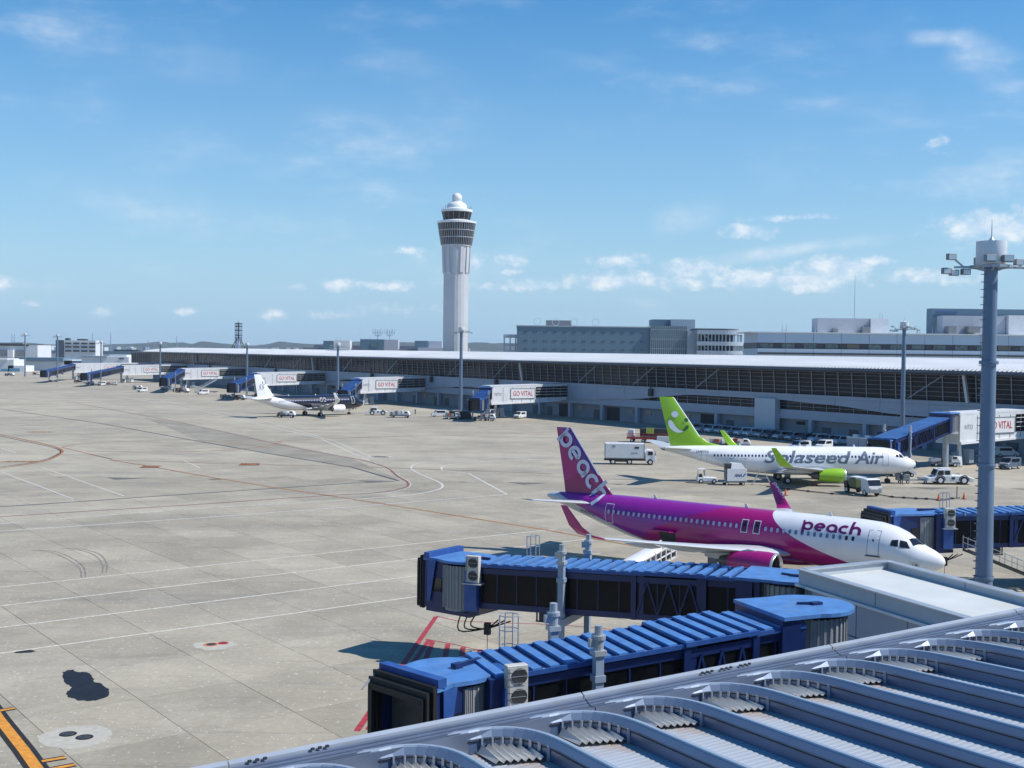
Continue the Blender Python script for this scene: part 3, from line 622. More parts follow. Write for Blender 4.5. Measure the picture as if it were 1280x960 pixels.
# far-side winglet carries small lettering on its inner face
def wl_uv(u, v):
    k = u / 5.2; z = 6.05 - k * 1.3 + v * .10; y = -(17.88 - (6.4 - z) * .16) ; x = 22.85 - k * 1.1 - v * .28
    return (x, y + .10, z)
rounded_word(wl_uv, .26).build('peach_lettering', LAV, peach, fix=False)
DOORW = mat('white_door_outline', (.78, .72, .80), .4); DOORG = mat('grey_door_outline', (.16, .18, .22), .4)
panel('front_door', 4.55, 5.4, 3.42, 5.25, mat('white_door', (.77, .78, .80), .3, var=.03, coat=.4), frame=DOORG, fw_=.035)
mb = MB(); mb.box((4.97, PF.y(5, 3.4, .05), 3.33), (1.2, .05, .07)); mb.build('door_sill', DARK, peach)
MB().lathe([(.001, 0), (.09, .01)], (5.0, PF.y(5.0, 4.55, .015), 4.55), 'y', 12).build('door_window', DARK, peach)
panel('rear_door', 29.2, 30.0, 3.5, 5.15, peach_f, frame=DOORW, fw_=.05)
for x in (14.62, 15.75): panel('overwing_exit', x, x + .5, 4.1, 5.05, mat('dark_exit', (.10, .01, .06), .3), frame=DOORW, fw_=.06); panel('exit_window', x + .13, x + .37, 4.6, 4.88, WIND, off=.022, n=2)
pd = panel('cargo_door', 22.6, 24.2, 2.35, 3.25, DARK, off=.02)
mb = MB(); yd = PF.y(23, 3.3, 0); mb.hexa([(22.5, yd, 3.28), (24.9, yd, 3.28), (24.9, yd + 1.15, 3.5), (22.5, yd + 1.15, 3.5)], [(22.5, yd, 3.36), (24.9, yd, 3.36), (24.9, yd + 1.15, 3.58), (22.5, yd + 1.15, 3.58)]); mb.build('open_cargo_door', mat('pink_door_paint', (.45, .01, .2), .35), peach)
lettering('registration', 'JA02FA', .42, lambda x, y: (33.2 - x, PF.y(33.2 - x, 4.2 + y - x * .22, .025), 4.2 + y - x * .22), DARK, peach, width=1.9)
lettering('nose_number', '18', .42, lambda x, y: (2.05 - x, PF.y(2.05 - x, 2.72 + y, .03), 2.72 + y), DARK, peach, width=.36)
panel('nose_number_plate', 1.55, 2.2, 2.6, 3.15, mat('cream_plate', (.62, .63, .60), .4), off=.018, n=3)
# --- white airliner with lime tail
B_FUS = [(0, 2.98, 2.84, .05), (.12, 3.22, 2.6, .28), (.4, 3.45, 2.32, .55), (.9, 3.72, 2.0, .85), (1.6, 4.02, 1.72, 1.15), (2.3, 4.5, 1.55, 1.38), (3.0, 4.9, 1.45, 1.56), (3.8, 5.15, 1.39, 1.7), (5, 5.31, 1.36, 1.83), (6.5, 5.36, 1.35, 1.88), (24, 5.36, 1.35, 1.88), (26, 5.36, 1.5, 1.86), (28, 5.36, 1.88, 1.76), (30.5, 5.34, 2.55, 1.5), (33, 5.3, 3.25, 1.15), (35, 5.24, 3.85, .82), (37, 5.1, 4.35, .45), (37.8, 4.95, 4.55, .3), (38.05, 4.9, 4.7, .15)]
sol_f = livery('white_airliner_paint', (.78, .79, .80), [((.20, .21, .22), lambda MM, x, y, z: MM('SUBTRACT', x, 37.4))])
sol_fin = livery('lime_fin_paint', (.24, .48, .012), [((.72, .74, .72), lambda MM, x, y, z: MM('SUBTRACT', MM('ADD', 32.38, MM('MULTIPLY', MM('SUBTRACT', z, 6.6), .684)), MM('ADD', x, MM('MULTIPLY', MM('LESS_THAN', z, 6.6), 9))))])
b = dict(name='airliner', label='white airliner with lime green fin and Solaseed Air lettering on its side', loc=(60.15, 176.2, 0), rz=aft_rz(89.0), fus=B_FUS, bank=(0, 0), fmat=sol_f, fairmat=mat('grey_belly_paint', (.42, .43, .45), .35), wmat=WING, wlmat=(GREEN, GREEN), emat=GREEN, finmat=sol_fin,
    fairing=[(11, .3, 1.7, 1.35), (12.5, 1.4, 2.1, 1.2), (14.5, 1.95, 2.4, 1.12), (20, 1.95, 2.4, 1.12), (22.3, 1.3, 2.0, 1.25), (24, .3, 1.7, 1.4)],
    wing=[(1.5, 12.7, 20.6, 1.95, .9), (5.2, 15.1, 20.4, 2.3, .6), (11, 18.9, 22.1, 3.1, .34), (16.6, 22.5, 24.1, 3.85, .2)],
    wlet=[(16.6, 22.5, 24.1, 3.85, .2), (17.15, 22.9, 24.5, 4.05, .15), (17.5, 23.6, 25.0, 4.6, .12), (17.9, 25.2, 25.85, 6.45, .06)], wtilt=[0, .5, 1.2, 1.35],
    flapf=[(4.2, 17.0, 21.9, 1.8), (7.5, 18.0, 22.2, 2.3), (11, 19.6, 23.2, 2.75)],
    stab=[(.4, 33.2, 37.2, 4.75, .4), (7.1, 37.7, 39.4, 5.45, .15)], eng=(12.0, 4.85, 1.55, .98, 3.9), pyl=[(12.8, 2.2, 2.45, .12), (14.5, 2.1, 2.65, .18), (17.5, 1.8, 2.4, .15), (18.6, 2.0, 2.3, .06)],
    gear=(19.9, 2.86, .56, 2.1), ngear=(4.2, .36), fin=[(5.2, 28.4, 36.6, .3), (5.75, 31.0, 36.7, .36), (6.6, 32.2, 36.9, .38), (12.3, 36.1, 38.35, .2), (12.45, 36.3, 38.35, .1)],
    wz=4.02, wins=[6.5 + .508 * k for k in range(48)], winmat=mat('dark_blue_window', (.015, .02, .05), .12, var=.2),
    cockpit=[[(2.2, 3.9), (2.5, 4.34), (2.95, 4.44), (2.9, 3.96)], [(3.02, 3.98), (3.08, 4.44), (3.42, 4.38), (3.5, 4.06)]], windshield=[(1.55, .06), (2.18, .06), (2.42, .68), (2.02, .9)], ant=[(9, 5.36), (17, 5.36), (26, 5.36)], smat=WING)
sol, SF, panel = plane(b)
SLT = mat('slate_blue_lettering', (.13, .16, .22), .35, var=.25, scale=3); SLG = mat('slate_green_lettering', (.10, .17, .14), .35, var=.25, scale=3)
lettering('solaseed_air_lettering', 'Solaseed', 2.55, lambda x, y: (23.05 - x, SF.y(23.05 - x, 3.02 + y, .02), 3.02 + y), SLT, sol, width=12.9, shear=.28, bold=.045, bis=.25)
lettering('solaseed_air_lettering', 'Air', 2.55, lambda x, y: (9.75 - x, SF.y(9.75 - x, 3.02 + y, .02), 3.02 + y), SLT, sol, width=4.4, shear=.28, bold=.045, bis=.25)
lettering('registration', 'JA804X', .45, lambda x, y: (33.0 - x, SF.y(33.0 - x, 4.35 + y, .02), 4.35 + y), DARK, sol, width=1.9)
panel('front_door', 4.7, 5.5, 2.75, 4.5, sol_f, frame=DOORG, fw_=.04)
panel('rear_door', 31.4, 32.2, 3.0, 4.6, sol_f, frame=DOORG, fw_=.04)
panel('small_lettering_strip', 25.5, 28.2, 3.52, 3.58, DARK, n=1)
# smiling mark on the fin: a white dot and crescent, a green dot and crescent end
def fdisc(cx_, cz, rx, rz_, m_, y=.23):
    MB().add([(cx_ + rx * cos(t * pi / 12), y, cz + rz_ * sin(t * pi / 12)) for t in range(24)], [tuple(range(24))]).build('fin_emblem', m_, sol, fix=False)
PGW = mat('pale_emblem_white', (.62, .68, .74), .35, var=.05); DKG = mat('dark_green_emblem', (.02, .13, .03), .35, var=.05)
fdisc(36.05, 9.9, .52, .48, PGW); fdisc(34.35, 9.05, .29, .30, DKG)
def crescent(pts, m_):
    mb = MB(); P_ = smooth_pts([Vector((x, z, w)) for x, z, w in pts], 5); vs = []
    for i, p in enumerate(P_):
        d = (P_[min(i + 1, len(P_) - 1)] - P_[max(i - 1, 0)]); d = Vector((d.x, d.y)).normalized(); s = Vector((-d.y, d.x)) * p.z
        vs += [(p.x - s.x, .23, p.y - s.y), (p.x + s.x, .23, p.y + s.y)]
    mb.add(vs, [(2 * i, 2 * i + 2, 2 * i + 3, 2 * i + 1) for i in range(len(P_) - 1)]); mb.build('fin_emblem', m_, sol, fix=False)
crescent([(36.95, 8.95, .10), (36.75, 8.75, .33), (36.4, 8.1, .40), (35.8, 7.55, .30), (35.2, 7.35, .16), (34.75, 7.42, .03)], PGW)
crescent([(34.95, 7.5, .03), (34.6, 7.62, .2), (34.3, 7.9, .27), (34.15, 8.15, .2), (34.12, 8.28, .06)], DKG)
# --- black and white airliner at a far gate
sf_f = livery('black_white_airliner_paint', (.012, .014, .03), [((.70, .71, .73), lambda MM, x, y, z: MM('SUBTRACT', MM('MULTIPLY', MM('SUBTRACT', x, 18.5), .30), MM('SUBTRACT', z, 1.9))), ((.7, .71, .73), lambda MM, x, y, z: MM('SUBTRACT', x, 33.0))], rough=.18)
sf_fin = livery('white_fin_paint', (.74, .76, .78), [])
c = dict(a320); tl, ns = gp(322, 519), gp(524, 516)
c.update(name='airliner', label='black and white airliner with a white fin, parked at a distant gate', loc=(-43.5, 347.5, 0), rz=aft_rz(46), fmat=sf_f, fairmat=WING, wmat=WING, wlmat=(WHITE, WHITE), emat=WHITE, finmat=sf_fin, winmat=WINW)
sf, CF, panel = plane(c)
panel('front_door', 4.55, 5.4, 3.42, 5.25, sf_f, frame=WHITE, fw_=.1)
for x in (14.62, 15.75): panel('overwing_exit', x, x + .5, 4.1, 5.05, sf_f, frame=WHITE, fw_=.08)
for dx in (0, .9):
    P_ = smooth_pts([Vector((35.6 - dx, 7.6, 0)), Vector((34.8 - dx, 8.0, 0)), Vector((35.0 - dx, 8.8, 0)), Vector((34.1 - dx, 9.4, 0)), Vector((34.3 - dx, 10.0, 0))], 4)
    mb = MB(); mb.add([q for p in P_ for q in ((p.x - .08, .24, p.y), (p.x + .08, .24, p.y))], [(2 * i, 2 * i + 2, 2 * i + 3, 2 * i + 1) for i in range(len(P_) - 1)]); mb.build('fin_emblem', DARK, sf, fix=False)
# ------------------------------------------------------------------ concourse (long pier across the apron)
PAZ = radians(-33.15); PO = gp(776, 527)
PU = Vector((sin(PAZ), cos(PAZ), 0)); PN = Vector((-cos(PAZ), sin(PAZ), 0))     # along the facade (away), out of the facade
# local frame of the pier: x = t (along), y = -off (into the building), z up
prz = atan2(PU.y, PU.x)
pier = thing('concourse_building', 'long low glass fronted concourse with a white ribbed roof running across the whole apron', 'terminal', (PO.x, PO.y, 0), prz)
def pl(t, off, z): return (t, off, z)        # check handedness: local +y = PU rotated +90deg
py_sign = 1 if Vector((-PU.y, PU.x, 0)).dot(PN) > 0 else -1
def pp(t, off, z): return (t, off * py_sign, z)
def pw(t, off, z=0): return Vector((PO.x + PU.x * t + PN.x * off, PO.y + PU.y * t + PN.y * off, z))
T0, T1, BAY = -150.0, 440.0, 3.85
ROOFW = mat('white_metal_roofing', (.66, .67, .68), .35, var=.10, scale=.15, stretch=(.3, 2, 1), dirt=((.42, .42, .40), .35, .08))
SPAN = mat('pale_blue_grey_cladding', (.34, .40, .49), .5, var=.08, scale=.3)
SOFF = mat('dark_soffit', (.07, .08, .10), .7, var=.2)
MULL = mat('pale_mullion_metal', (.27, .29, .33), .45, .2, var=.1)
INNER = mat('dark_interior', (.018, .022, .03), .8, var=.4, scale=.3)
GLP = mat('smoky_glass', (.012, .018, .030), .15, var=.35, scale=.25, spec=.18)
prof = [(5.0, 16.1), (4.6, 16.35), (2, 16.85), (-3, 17.5), (-9, 18.05), (-16, 18.4), (-24, 18.3), (-32, 17.4), (-36, 16.2)]
def roofz(off):
    for a_, b_ in zip(prof[:-1], prof[1:]):
        if b_[0] <= off <= a_[0]: return a_[1] + (b_[1] - a_[1]) * (a_[0] - off) / (a_[0] - b_[0])
mb = MB(); top = [[pp(t, o, z) for o, z in prof] for t in (T0, T1)]
mb.loft([top[0] + [pp(T0, -36, 15.6), pp(T0, 5.0, 15.75)], top[1] + [pp(T1, -36, 15.6), pp(T1, 5.0, 15.75)]], caps=True); mb.build('roof', ROOFW, pier)
mb = MB(); t = T0
while t < T1:
    for a_, b_ in zip(prof[:6], prof[1:6]): mb.bar(pp(t, a_[0], a_[1] + .08), pp(t, b_[0], b_[1] + .08), .34, .30)
    t += .96 if t < 120 else 1.92
tag(mb.build('roof_rib', ROOFW, pier), kind='stuff')
mb = MB(); mb.box(pp((T0 + T1) / 2, 5.12, 15.9), (T1 - T0, .25, .55)); mb.build('eave_gutter', mat('dark_blue_gutter', (.06, .09, .14), .4), pier)
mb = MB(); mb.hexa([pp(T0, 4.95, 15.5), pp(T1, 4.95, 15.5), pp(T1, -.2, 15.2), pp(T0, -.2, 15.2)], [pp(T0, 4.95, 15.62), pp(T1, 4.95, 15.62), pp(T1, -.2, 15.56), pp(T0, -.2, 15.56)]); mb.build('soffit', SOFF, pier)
# body behind the glass
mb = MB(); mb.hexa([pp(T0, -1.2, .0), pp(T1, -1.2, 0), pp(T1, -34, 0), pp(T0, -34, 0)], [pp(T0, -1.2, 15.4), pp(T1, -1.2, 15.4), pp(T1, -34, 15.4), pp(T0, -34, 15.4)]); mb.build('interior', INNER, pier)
nb = int((T1 - T0) / BAY); base = {}
restg = MB()
for i in range(nb):
    t = T0 + .15 + i * BAY
    lo = [pp(t + .05, -.12, 9.95), pp(t + BAY - .05, -.12, 9.95), pp(t + BAY - .05, -.17, 9.95), pp(t + .05, -.17, 9.95)]; hi = [pp(t + .05, .28, 15.25), pp(t + BAY - .05, .28, 15.25), pp(t + BAY - .05, .23, 15.25), pp(t + .05, .23, 15.25)]
    if t < 110:
        if 'g' not in base:
            base['g'] = (MB().hexa([(a_[0] - t, a_[1], a_[2]) for a_ in lo], [(a_[0] - t, a_[1], a_[2]) for a_ in hi]).build('glass_pane', GLP, pier, (t, 0, 0)))
        else: inst(base['g'], pier, (t, 0, 0))
    else: restg.hexa(lo, hi)
tag(restg.build('glass_panes', GLP, pier), kind='stuff')
mb = MB(); mc = MB()
for i in range(nb + 1):
    t = T0 + .15 + i * BAY; mb.bar(pp(t, .05, 9.9), pp(t, .5, 15.5), .11, .2)
    mc.bar(pp(t, .5, 15.45), pp(t + .3, 4.9, 15.75), .28, .22)
for z in (10.9, 11.8, 12.75, 13.7, 14.6): mb.box(pp((T0 + T1) / 2, .12 + (z - 9.9) * .08, z), (T1 - T0, .06, .07))
mb.box(pp((T0 + T1) / 2, .62, 15.3), (T1 - T0, .2, .26))
tag(mb.build('mullion', MULL, pier), kind='stuff'); tag(mc.build('eave_bracket', PANELW, pier), kind='stuff')
# raking struts and the bracing tubes seen through the glass
for t in (47.5, -110.0, 205.0, 360.0): MB().bar(pp(t, 1.0, 9.9), pp(t + .6, 1.6, 15.6), .55).build('expansion_post', PANELW, pier); MB().bar(pp(t + .6, 5.05, 16.3), pp(t - 5.5, -9, 18.15), .5, .14).build('roof_joint', GREY, pier)
for t in (140, 178, 228, 262, 310, 350, 20, -5, 95, 66, -95, -30): MB().bar(pp(t, -.05, 10.2), pp(t - 9, .3, 15.2), .22 if t < 100 else .4).build('brace', GREYB, pier)
# cladding band with its long scalloped lower edge
def low(t):
    ks = [(-150, 4.8), (-118, 6.3), (-96, 6.7), (-72, 8.0), (-58, 8.5), (-32, 8.5), (0, 6.2), (14, 5.5), (27, 5.6), (50, 5.8), (60, 6.3), (80, 7.0), (95, 6.4), (111, 5.6), (135, 6.2), (150, 7), (170, 7), (196, 5.6), (220, 6.3), (240, 7), (262, 6.6), (286, 5.6), (320, 6.8), (350, 6.8), (382, 5.6), (410, 6.6), (440, 6.6)]
    for a_, b_ in zip(ks[:-1], ks[1:]):
        if a_[0] <= t <= b_[0]: k = (t - a_[0]) / (b_[0] - a_[0]); k = k * k * (3 - 2 * k); return a_[1] + (b_[1] - a_[1]) * k
    return 6
n = 48; w = (T1 - T0) / n
for i in range(n):
    a_, b_ = T0 + i * w, T0 + (i + 1) * w - .08; m_ = 5; mb = MB(); rows = []
    for k in range(m_ + 1):
        t = a_ + (b_ - a_) * k / m_; z = low(t); rows.append([pp(t, .75, 9.9), pp(t, .78, 9.3), pp(t, .78, z), pp(t, -.9, z), pp(t, -.9, 9.9)])
    mb.loft(rows, caps=True); mb.build('cladding_panel', SPAN, pier)
mb = MB(); mb.box(pp((T0 + T1) / 2, .9, 9.2), (T1 - T0, .18, .12)); mb.box(pp((T0 + T1) / 2, .85, 9.93), (T1 - T0, .3, .1)); mb.build('ledge', SPAN, pier)
# second glazed strip, lower band, ground floor with columns
mb = MB(); mb.box(pp((T0 + T1) / 2, -.55, 7.6), (T1 - T0, .1, 4.4)); mb.build('lower_glazing', GLP, pier)
mb = MB()
for i in range(nb + 1): mb.box(pp(T0 + .15 + i * BAY, -.42, 7.6), (.12, .14, 4.2))
for z in (7.1, 7.9, 8.6): mb.box(pp((T0 + T1) / 2, -.43, z), (T1 - T0, .1, .08))
tag(mb.build('lower_mullion', MULL, pier), kind='stuff')
mb = MB(); mb.box(pp((T0 + T1) / 2, -.2, 5.25), (T1 - T0, 1.0, 2.1)); mb.build('lower_cladding', SPAN, pier)
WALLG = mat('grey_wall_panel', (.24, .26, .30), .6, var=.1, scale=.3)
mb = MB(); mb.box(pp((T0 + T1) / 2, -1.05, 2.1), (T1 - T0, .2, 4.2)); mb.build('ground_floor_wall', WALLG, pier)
rr = random.Random(4); t = T0 + 4; k = 0
while t < 250:
    if k % 2 == 0: MB().box(pp(t, .15, 2.1), (.95, .95, 4.2)).build('column', SPAN, pier)
    u = t + 4.2; kind = rr.choice('dowlwd')
    if kind == 'd': MB().box(pp(u, -.86, 1.35), (2.4, .16, 2.7)).build('door', mat('dark_grey_door', (.07, .08, .10), .5), pier)
    elif kind == 'o': MB().box(pp(u, -.84, 1.9), (5.4, .18, 3.6)).build('open_bay', INNER, pier)
    elif kind == 'w': MB().box(pp(u, -.86, 2.9), (2.0, .16, 1.0)).build('window', mat('cream_lit_window', (.30, .27, .20), .3), pier)
    else: MB().box(pp(u, -.86, 3.3), (2.6, .16, .7)).build('louvre', INNER, pier)
    t += 7.7; k += 1
MB().box(pp(-56, .95, 4.3), (6.6, 1.6, 8.6)).build('stair_core', mat('white_blue_cladding', (.50, .54, .60), .5, var=.05), pier)
for k, (t, z) in enumerate(((-14, 8.5), (62, 8.8), (104, 8.8), (150, 8.8), (246, 8.6), (334, 8.6))):
    o = MB().box(pp(t, 1.3, z), (1.3, .7, 2.0)).build('floodlight_box', DARK, pier); MB().tube(pp(t, 1.4, z + 1), pp(t, 1.4, z + 3.4), .14, n=6).build('bracket', DARK, o)
# ------------------------------------------------------------------ fixed gate walkways with GO VITAL boards
REDL = mat('red_lettering', (.50, .02, .03), .5); GREYL = mat('grey_lettering', (.25, .26, .28), .5)
def walkway(t, Ln, label, n_fix, board=True):
    p = pw(t, .9); dz = atan2(PN.y, PN.x); r = thing('gate_walkway', label, 'walkway', (p.x, p.y, 0), dz, 'white gate walkways along the concourse')
    # local x: outwards; local +y: towards PU or away? camera side is -PU
    sg = -1 if Vector((-PN.y, PN.x, 0)).dot(PU) > 0 else 1
    hw = 2.3; z0, z1 = 4.2, 9.0; ry = sg * hw
    def B(x0_, x1_, za0, za1, zb0, zb1): return MB().hexa([(x0_, -hw, za0), (x1_, -hw, za1), (x1_, hw, za1), (x0_, hw, za0)], [(x0_, -hw, zb0), (x1_, -hw, zb1), (x1_, hw, zb1), (x0_, hw, zb0)])
    s1 = Ln * .42; B(0, Ln, 5.0, 4.35, 9.4, 8.95).build('wall', PANELW, r)
    B(-.3, Ln + .3, 9.42, 8.97, 9.75, 9.25).build('roof', PANELW, r)
    mb = MB(); mb.hexa([(s1 * .35, -hw - .3, 4.55), (Ln, -hw - .3, 3.9), (Ln, hw + .3, 3.9), (s1 * .35, hw + .3, 4.55)], [(s1 * .35 - 2, -hw - .3, 5.0), (Ln, -hw - .3, 4.32), (Ln, hw + .3, 4.32), (s1 * .35 - 2, hw + .3, 5.0)]); mb.build('floor_beam', WHITE, r)
    MB().hexa([(0, ry, 5.9), (s1, ry, 5.75), (s1, ry + sg * .1, 5.75), (0, ry + sg * .1, 5.9)], [(0, ry, 9.0), (s1, ry, 8.8), (s1, ry + sg * .1, 8.8), (0, ry + sg * .1, 9.0)]).build('glass_screen', DGLASS2, r)
    for z in (6.7, 7.5, 8.3): MB().bar((0, ry + sg * .16, z + .05), (s1, ry + sg * .16, z - .1), .1).build('rail', WHITE, r)
    for k in range(1, 5): MB().box((s1 * k / 4.5, ry + sg * .15, 7.3), (.08, .08, 3.0)).build('mullion', MULL, r)
    if board:
        L0, L1 = s1 + .4, Ln * .86 if Ln < 27 else s1 + 8.6
        L1 = s1 + 8.6
        bd = MB().box(((L0 + L1) / 2, ry + sg * .05, 7.0), (L1 - L0, .12, 2.7)).build('sign_board', WHITE, r)
        mb = MB()
        for x in (L0, L1): mb.box((x, ry + sg * .13, 7.0), (.1, .1, 2.8))
        for z in (5.62, 8.38): mb.box(((L0 + L1) / 2, ry + sg * .13, z), (L1 - L0, .1, .1))
        mb.build('board_frame', GREY, r)
        # text runs left to right as the camera sees it: tip of the walkway is on the left
        lettering('go_vital_lettering', 'GO VITAL', 1.9, lambda x, y: (L1 - .7 - x, ry + sg * .14, 6.35 + y), REDL, bd, width=L1 - L0 - 1.5, bold=.012)
        lettering('gate_lettering', 'NTO', 1.1, lambda x, y: (Ln - 1.2 - x, ry + sg * .07, 6.5 + y), GREYL, r, width=2.2)
    for x in [s1 * .6 + k * 3.1 for k in range(int((Ln - s1 * .6) / 3.1))]: MB().box((x, ry + sg * .03, 6.7), (.07, .06, 4.2)).build('panel_joint', GREY, r)
    # V-shaped leg and machinery below the tip
    for d in (-1.6, 1.6): MB().bar((Ln - 3, 0, 4.2), (Ln - 3 + d, d, 0), .45).build('leg', PANELW, r)
    for q in range(3): MB().box((Ln - 1 - q * 2.2, rr.uniform(-1, 1), 1.0 + .3 * q), (1.3, 1.2, 1.6 + .4 * q)).build('plant_box', rr.choice([GREY, GREYB, PANELW]), r)
    return r, sg
WK = [(-125.8, 27, 'white gate walkway nearest the camera, with GO VITAL board at the right edge'), (26.4, 26, 'white gate walkway with GO VITAL board, right of the mast before the control tower'), (111.4, 25, 'white gate walkway with a GO VITAL board above the nose of the black airliner'), (195.8, 29, 'white gate walkway with its GO VITAL board behind the white fin of the black airliner'),
      (286.6, 30, 'white gate walkway with GO VITAL board, left of the black airliner, between two masts'), (374, 34, 'white gate walkway with a GO VITAL board by the far end of the concourse'), (436, 44, 'farthest white gate walkway with GO VITAL board, beyond the end of the concourse')]
tips = []
for t, Ln, lb in WK:
    r, sg = walkway(t, Ln, lb, 1); tips.append(pw(t, Ln + .9))
# ------------------------------------------------------------------ boarding bridges
def frame_dir(p, q):
    p = Vector(p); q = Vector(q); d = (q - p); d.z = 0; Ln = d.length; d.normalize(); return d, Ln
def air_con(parent, x, y, z, face, m_=WHITE, rz=0):
    o = MB().box((0, 0, .95), (.95, .42, 1.85)).build('air_conditioner', mat('beige_grey_unit_paint', (.52, .52, .48), .5, var=.1, dirt=((.3, .28, .24), .4, 3)), parent, (x, y, z), rz, bevel=.02); o.scale = (.9, .9, .86)
    for k in (.5, 1.4):
        MB().lathe([(.36, -.235 * face), (.34, -.26 * face), (.001, -.25 * face)], (-.08, 0, k), 'y', 18).build('fan_grille', DARK, o)
        mb = MB()
        for j in range(3): mb.box((0, -.27 * face, k - .3 + .3 * j), (.8, .012, .02))
        mb.build('guard', STEEL, o)
    MB().box((.40, -.215 * face, .95), (.1, .012, 1.6)).build('side_grille', GREY, o)
    return o
def lift_column(parent, x, y, z, ztop, name='lift_column'):
    c_ = MB().box((x, y, ztop / 2), (.34, .34, ztop)).box((x, y, ztop - .9), (.46, .46, .25)).build(name, GREYB, parent)
    mb = MB().box((x, y, ztop + .1), (.5, .5, .2)).tube((x, y, ztop + .2), (x, y, ztop + .62), .2, n=12).tube((x, y, ztop + .62), (x, y, ztop + .78), .28, n=12).tube((x, y, ztop + .78), (x, y, ztop + 1.15), .16, n=12); mb.box((x + .28, y, ztop + .5), (.26, .2, .34))
    mb.build('lift_motor', STEEL, c_); return c_
def bridge(name, label, R_, Cb, zr, zc, w=3.2, hgt=2.75, segs=((0, .34, .16), (.30, .64, .08), (.6, 1.0, 0)), cab_h=2.9, cab_rot=0, detail=2, near=1, rot_r=1.9, canopy=1.0, ac=True, cols=(.62,), extra=True, cabw=.82, stairs=False, ac_off=2.0, rot_dz=.3):
    """R_, Cb: ground points of rotunda and cab; zr, zc: roof heights there; near: side (+y or -y) seen by the camera"""
    d, Ln = frame_dir(R_, Cb); rz = atan2(d.y, d.x); r = thing(name, label, 'boarding bridge', (R_[0], R_[1], 0), rz, 'blue boarding bridges')
    def zt(x): return zr + (zc - zr) * x / Ln
    x_in, x_out = rot_r * .8, Ln - 1.3
    for (a_, b_, g_) in segs:
        xa, xb = x_in + (x_out - x_in) * a_, x_in + (x_out - x_in) * b_; hw = w / 2 + g_; zo = g_ * .7
        def P4(x0_, x1_, y0_, y1_, h0, h1): return ([(x0_, y0_, zt(x0_) + h0), (x1_, y0_, zt(x1_) + h0), (x1_, y1_, zt(x1_) + h0), (x0_, y1_, zt(x0_) + h0)], [(x0_, y0_, zt(x0_) + h1), (x1_, y0_, zt(x1_) + h1), (x1_, y1_, zt(x1_) + h1), (x0_, y1_, zt(x0_) + h1)])
        MB().hexa(*P4(xa, xb, -hw - .06, hw + .06, -.16 + zo, 0 + zo)).build('roof_panel', BLUED, r)  # darker blue than the ribs, painting in the shade between them
        MB().hexa(*P4(xa, xb, -hw, hw, -hgt, -hgt + .35)).build('floor_beam', BLUED, r)
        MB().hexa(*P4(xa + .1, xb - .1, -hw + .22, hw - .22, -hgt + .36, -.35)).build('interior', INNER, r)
        for s in (1, -1):
            MB().hexa(*P4(xa, xb, s * hw - (.14 if s > 0 else 0), s * hw + (.14 if s < 0 else 0), -.5, -.17)).build('top_rail', BLUED, r)
            y0_ = s * (hw - .10); npn = max(2, int((xb - xa) / 1.25))
            for k in range(npn):
                u0 = xa + .2 + (xb - xa - .4) * k / npn; u1 = xa + .2 + (xb - xa - .4) * (k + 1) / npn
                if detail > 1 or k % 2 == 0: MB().hexa(*P4(u0 + .03, u1 - .03, min(y0_, y0_ + s * .03), max(y0_, y0_ + s * .03), -hgt + .36, -.5)).build('glass_pane', DGLASS2, r)
                MB().bar((u1, s * (hw - .05), zt(u1) - hgt + .3), (u1, s * (hw - .05), zt(u1) - .3), .06).build('mullion', BLUED, r)
            for x in (xa + .12, xb - .12): MB().bar((x, s * (hw + .01), zt(x) - hgt), (x, s * (hw + .01), zt(x) - .1), .3, .12, upv=(0, 1, 0)).build('end_post', BLUED, r)
        if g_ > .07 and detail > 1:
            for s in (1, -1):
                m_ = 3; st = (xb - xa - .6) / m_
                for k in range(m_):
                    u0 = xa + .3 + st * k; u1 = u0 + st / 2
                    for p_, q_ in ((u0, u1), (u0 + st, u1)): MB().bar((p_, s * (hw + .0), zt(p_) - hgt + .3), (q_, s * (hw + .0), zt(q_) - .4), .09).build('brace', BLUED, r)
        k = xa + .15; stp = .74 if detail > 1 else 1.6
        while k < xb - .2:
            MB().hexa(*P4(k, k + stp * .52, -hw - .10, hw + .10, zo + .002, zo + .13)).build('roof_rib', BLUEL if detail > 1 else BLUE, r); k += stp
        for s in (1, -1): MB().hexa(*P4(xa, xb, s * (hw + .1) - .05, s * (hw + .1) + .05, zo - .12, zo + .06)).build('gutter', BLUE, r)
    if detail > 1:
        s = near
        mb = MB()
        for k in range(int((x_out - x_in) / 2.2)): x = x_in + 1 + k * 2.2; mb.box((x, s * (w / 2 + .12), zt(x) + .02), (.12, .12, .16))
        tag(mb.build('gutter_bracket', STEEL, r), kind='stuff')
        for k in range(4):
            a_ = x_in + (x_out - x_in) * (.15 + .2 * k); MB().bar((a_, -s * (w / 2 + .3), zt(a_) - hgt + .1), (a_ + 3.2, -s * (w / 2 + .3), zt(a_ + 3.2) - hgt + .1), .12).build('cable_tray', STEEL, r)
    # rotunda
    zq = zr + rot_dz; fl = zr - hgt - .1
    MB().lathe([(rot_r, fl), (rot_r, zq - .2)], n=28).build('rotunda_curtain', CURTAIN, r, smooth=True)
    sl_ = MB()
    for k in range(36): a_ = 2 * pi * k / 36; sl_.box(((rot_r + .03) * cos(a_), (rot_r + .03) * sin(a_), (fl + zq) / 2), (.07, .09, zq - fl - .3), a_)
    tag(sl_.build('curtain_slats', CURTAIN, r), kind='stuff')
    pts = [((rot_r + .35) * cos(t_), (rot_r + .35) * sin(t_)) for t_ in [radians(70 + 220 * i / 16) for i in range(17)]] + [(rot_r + .9, -w / 2 - .35), (rot_r + .9, w / 2 + .35)]
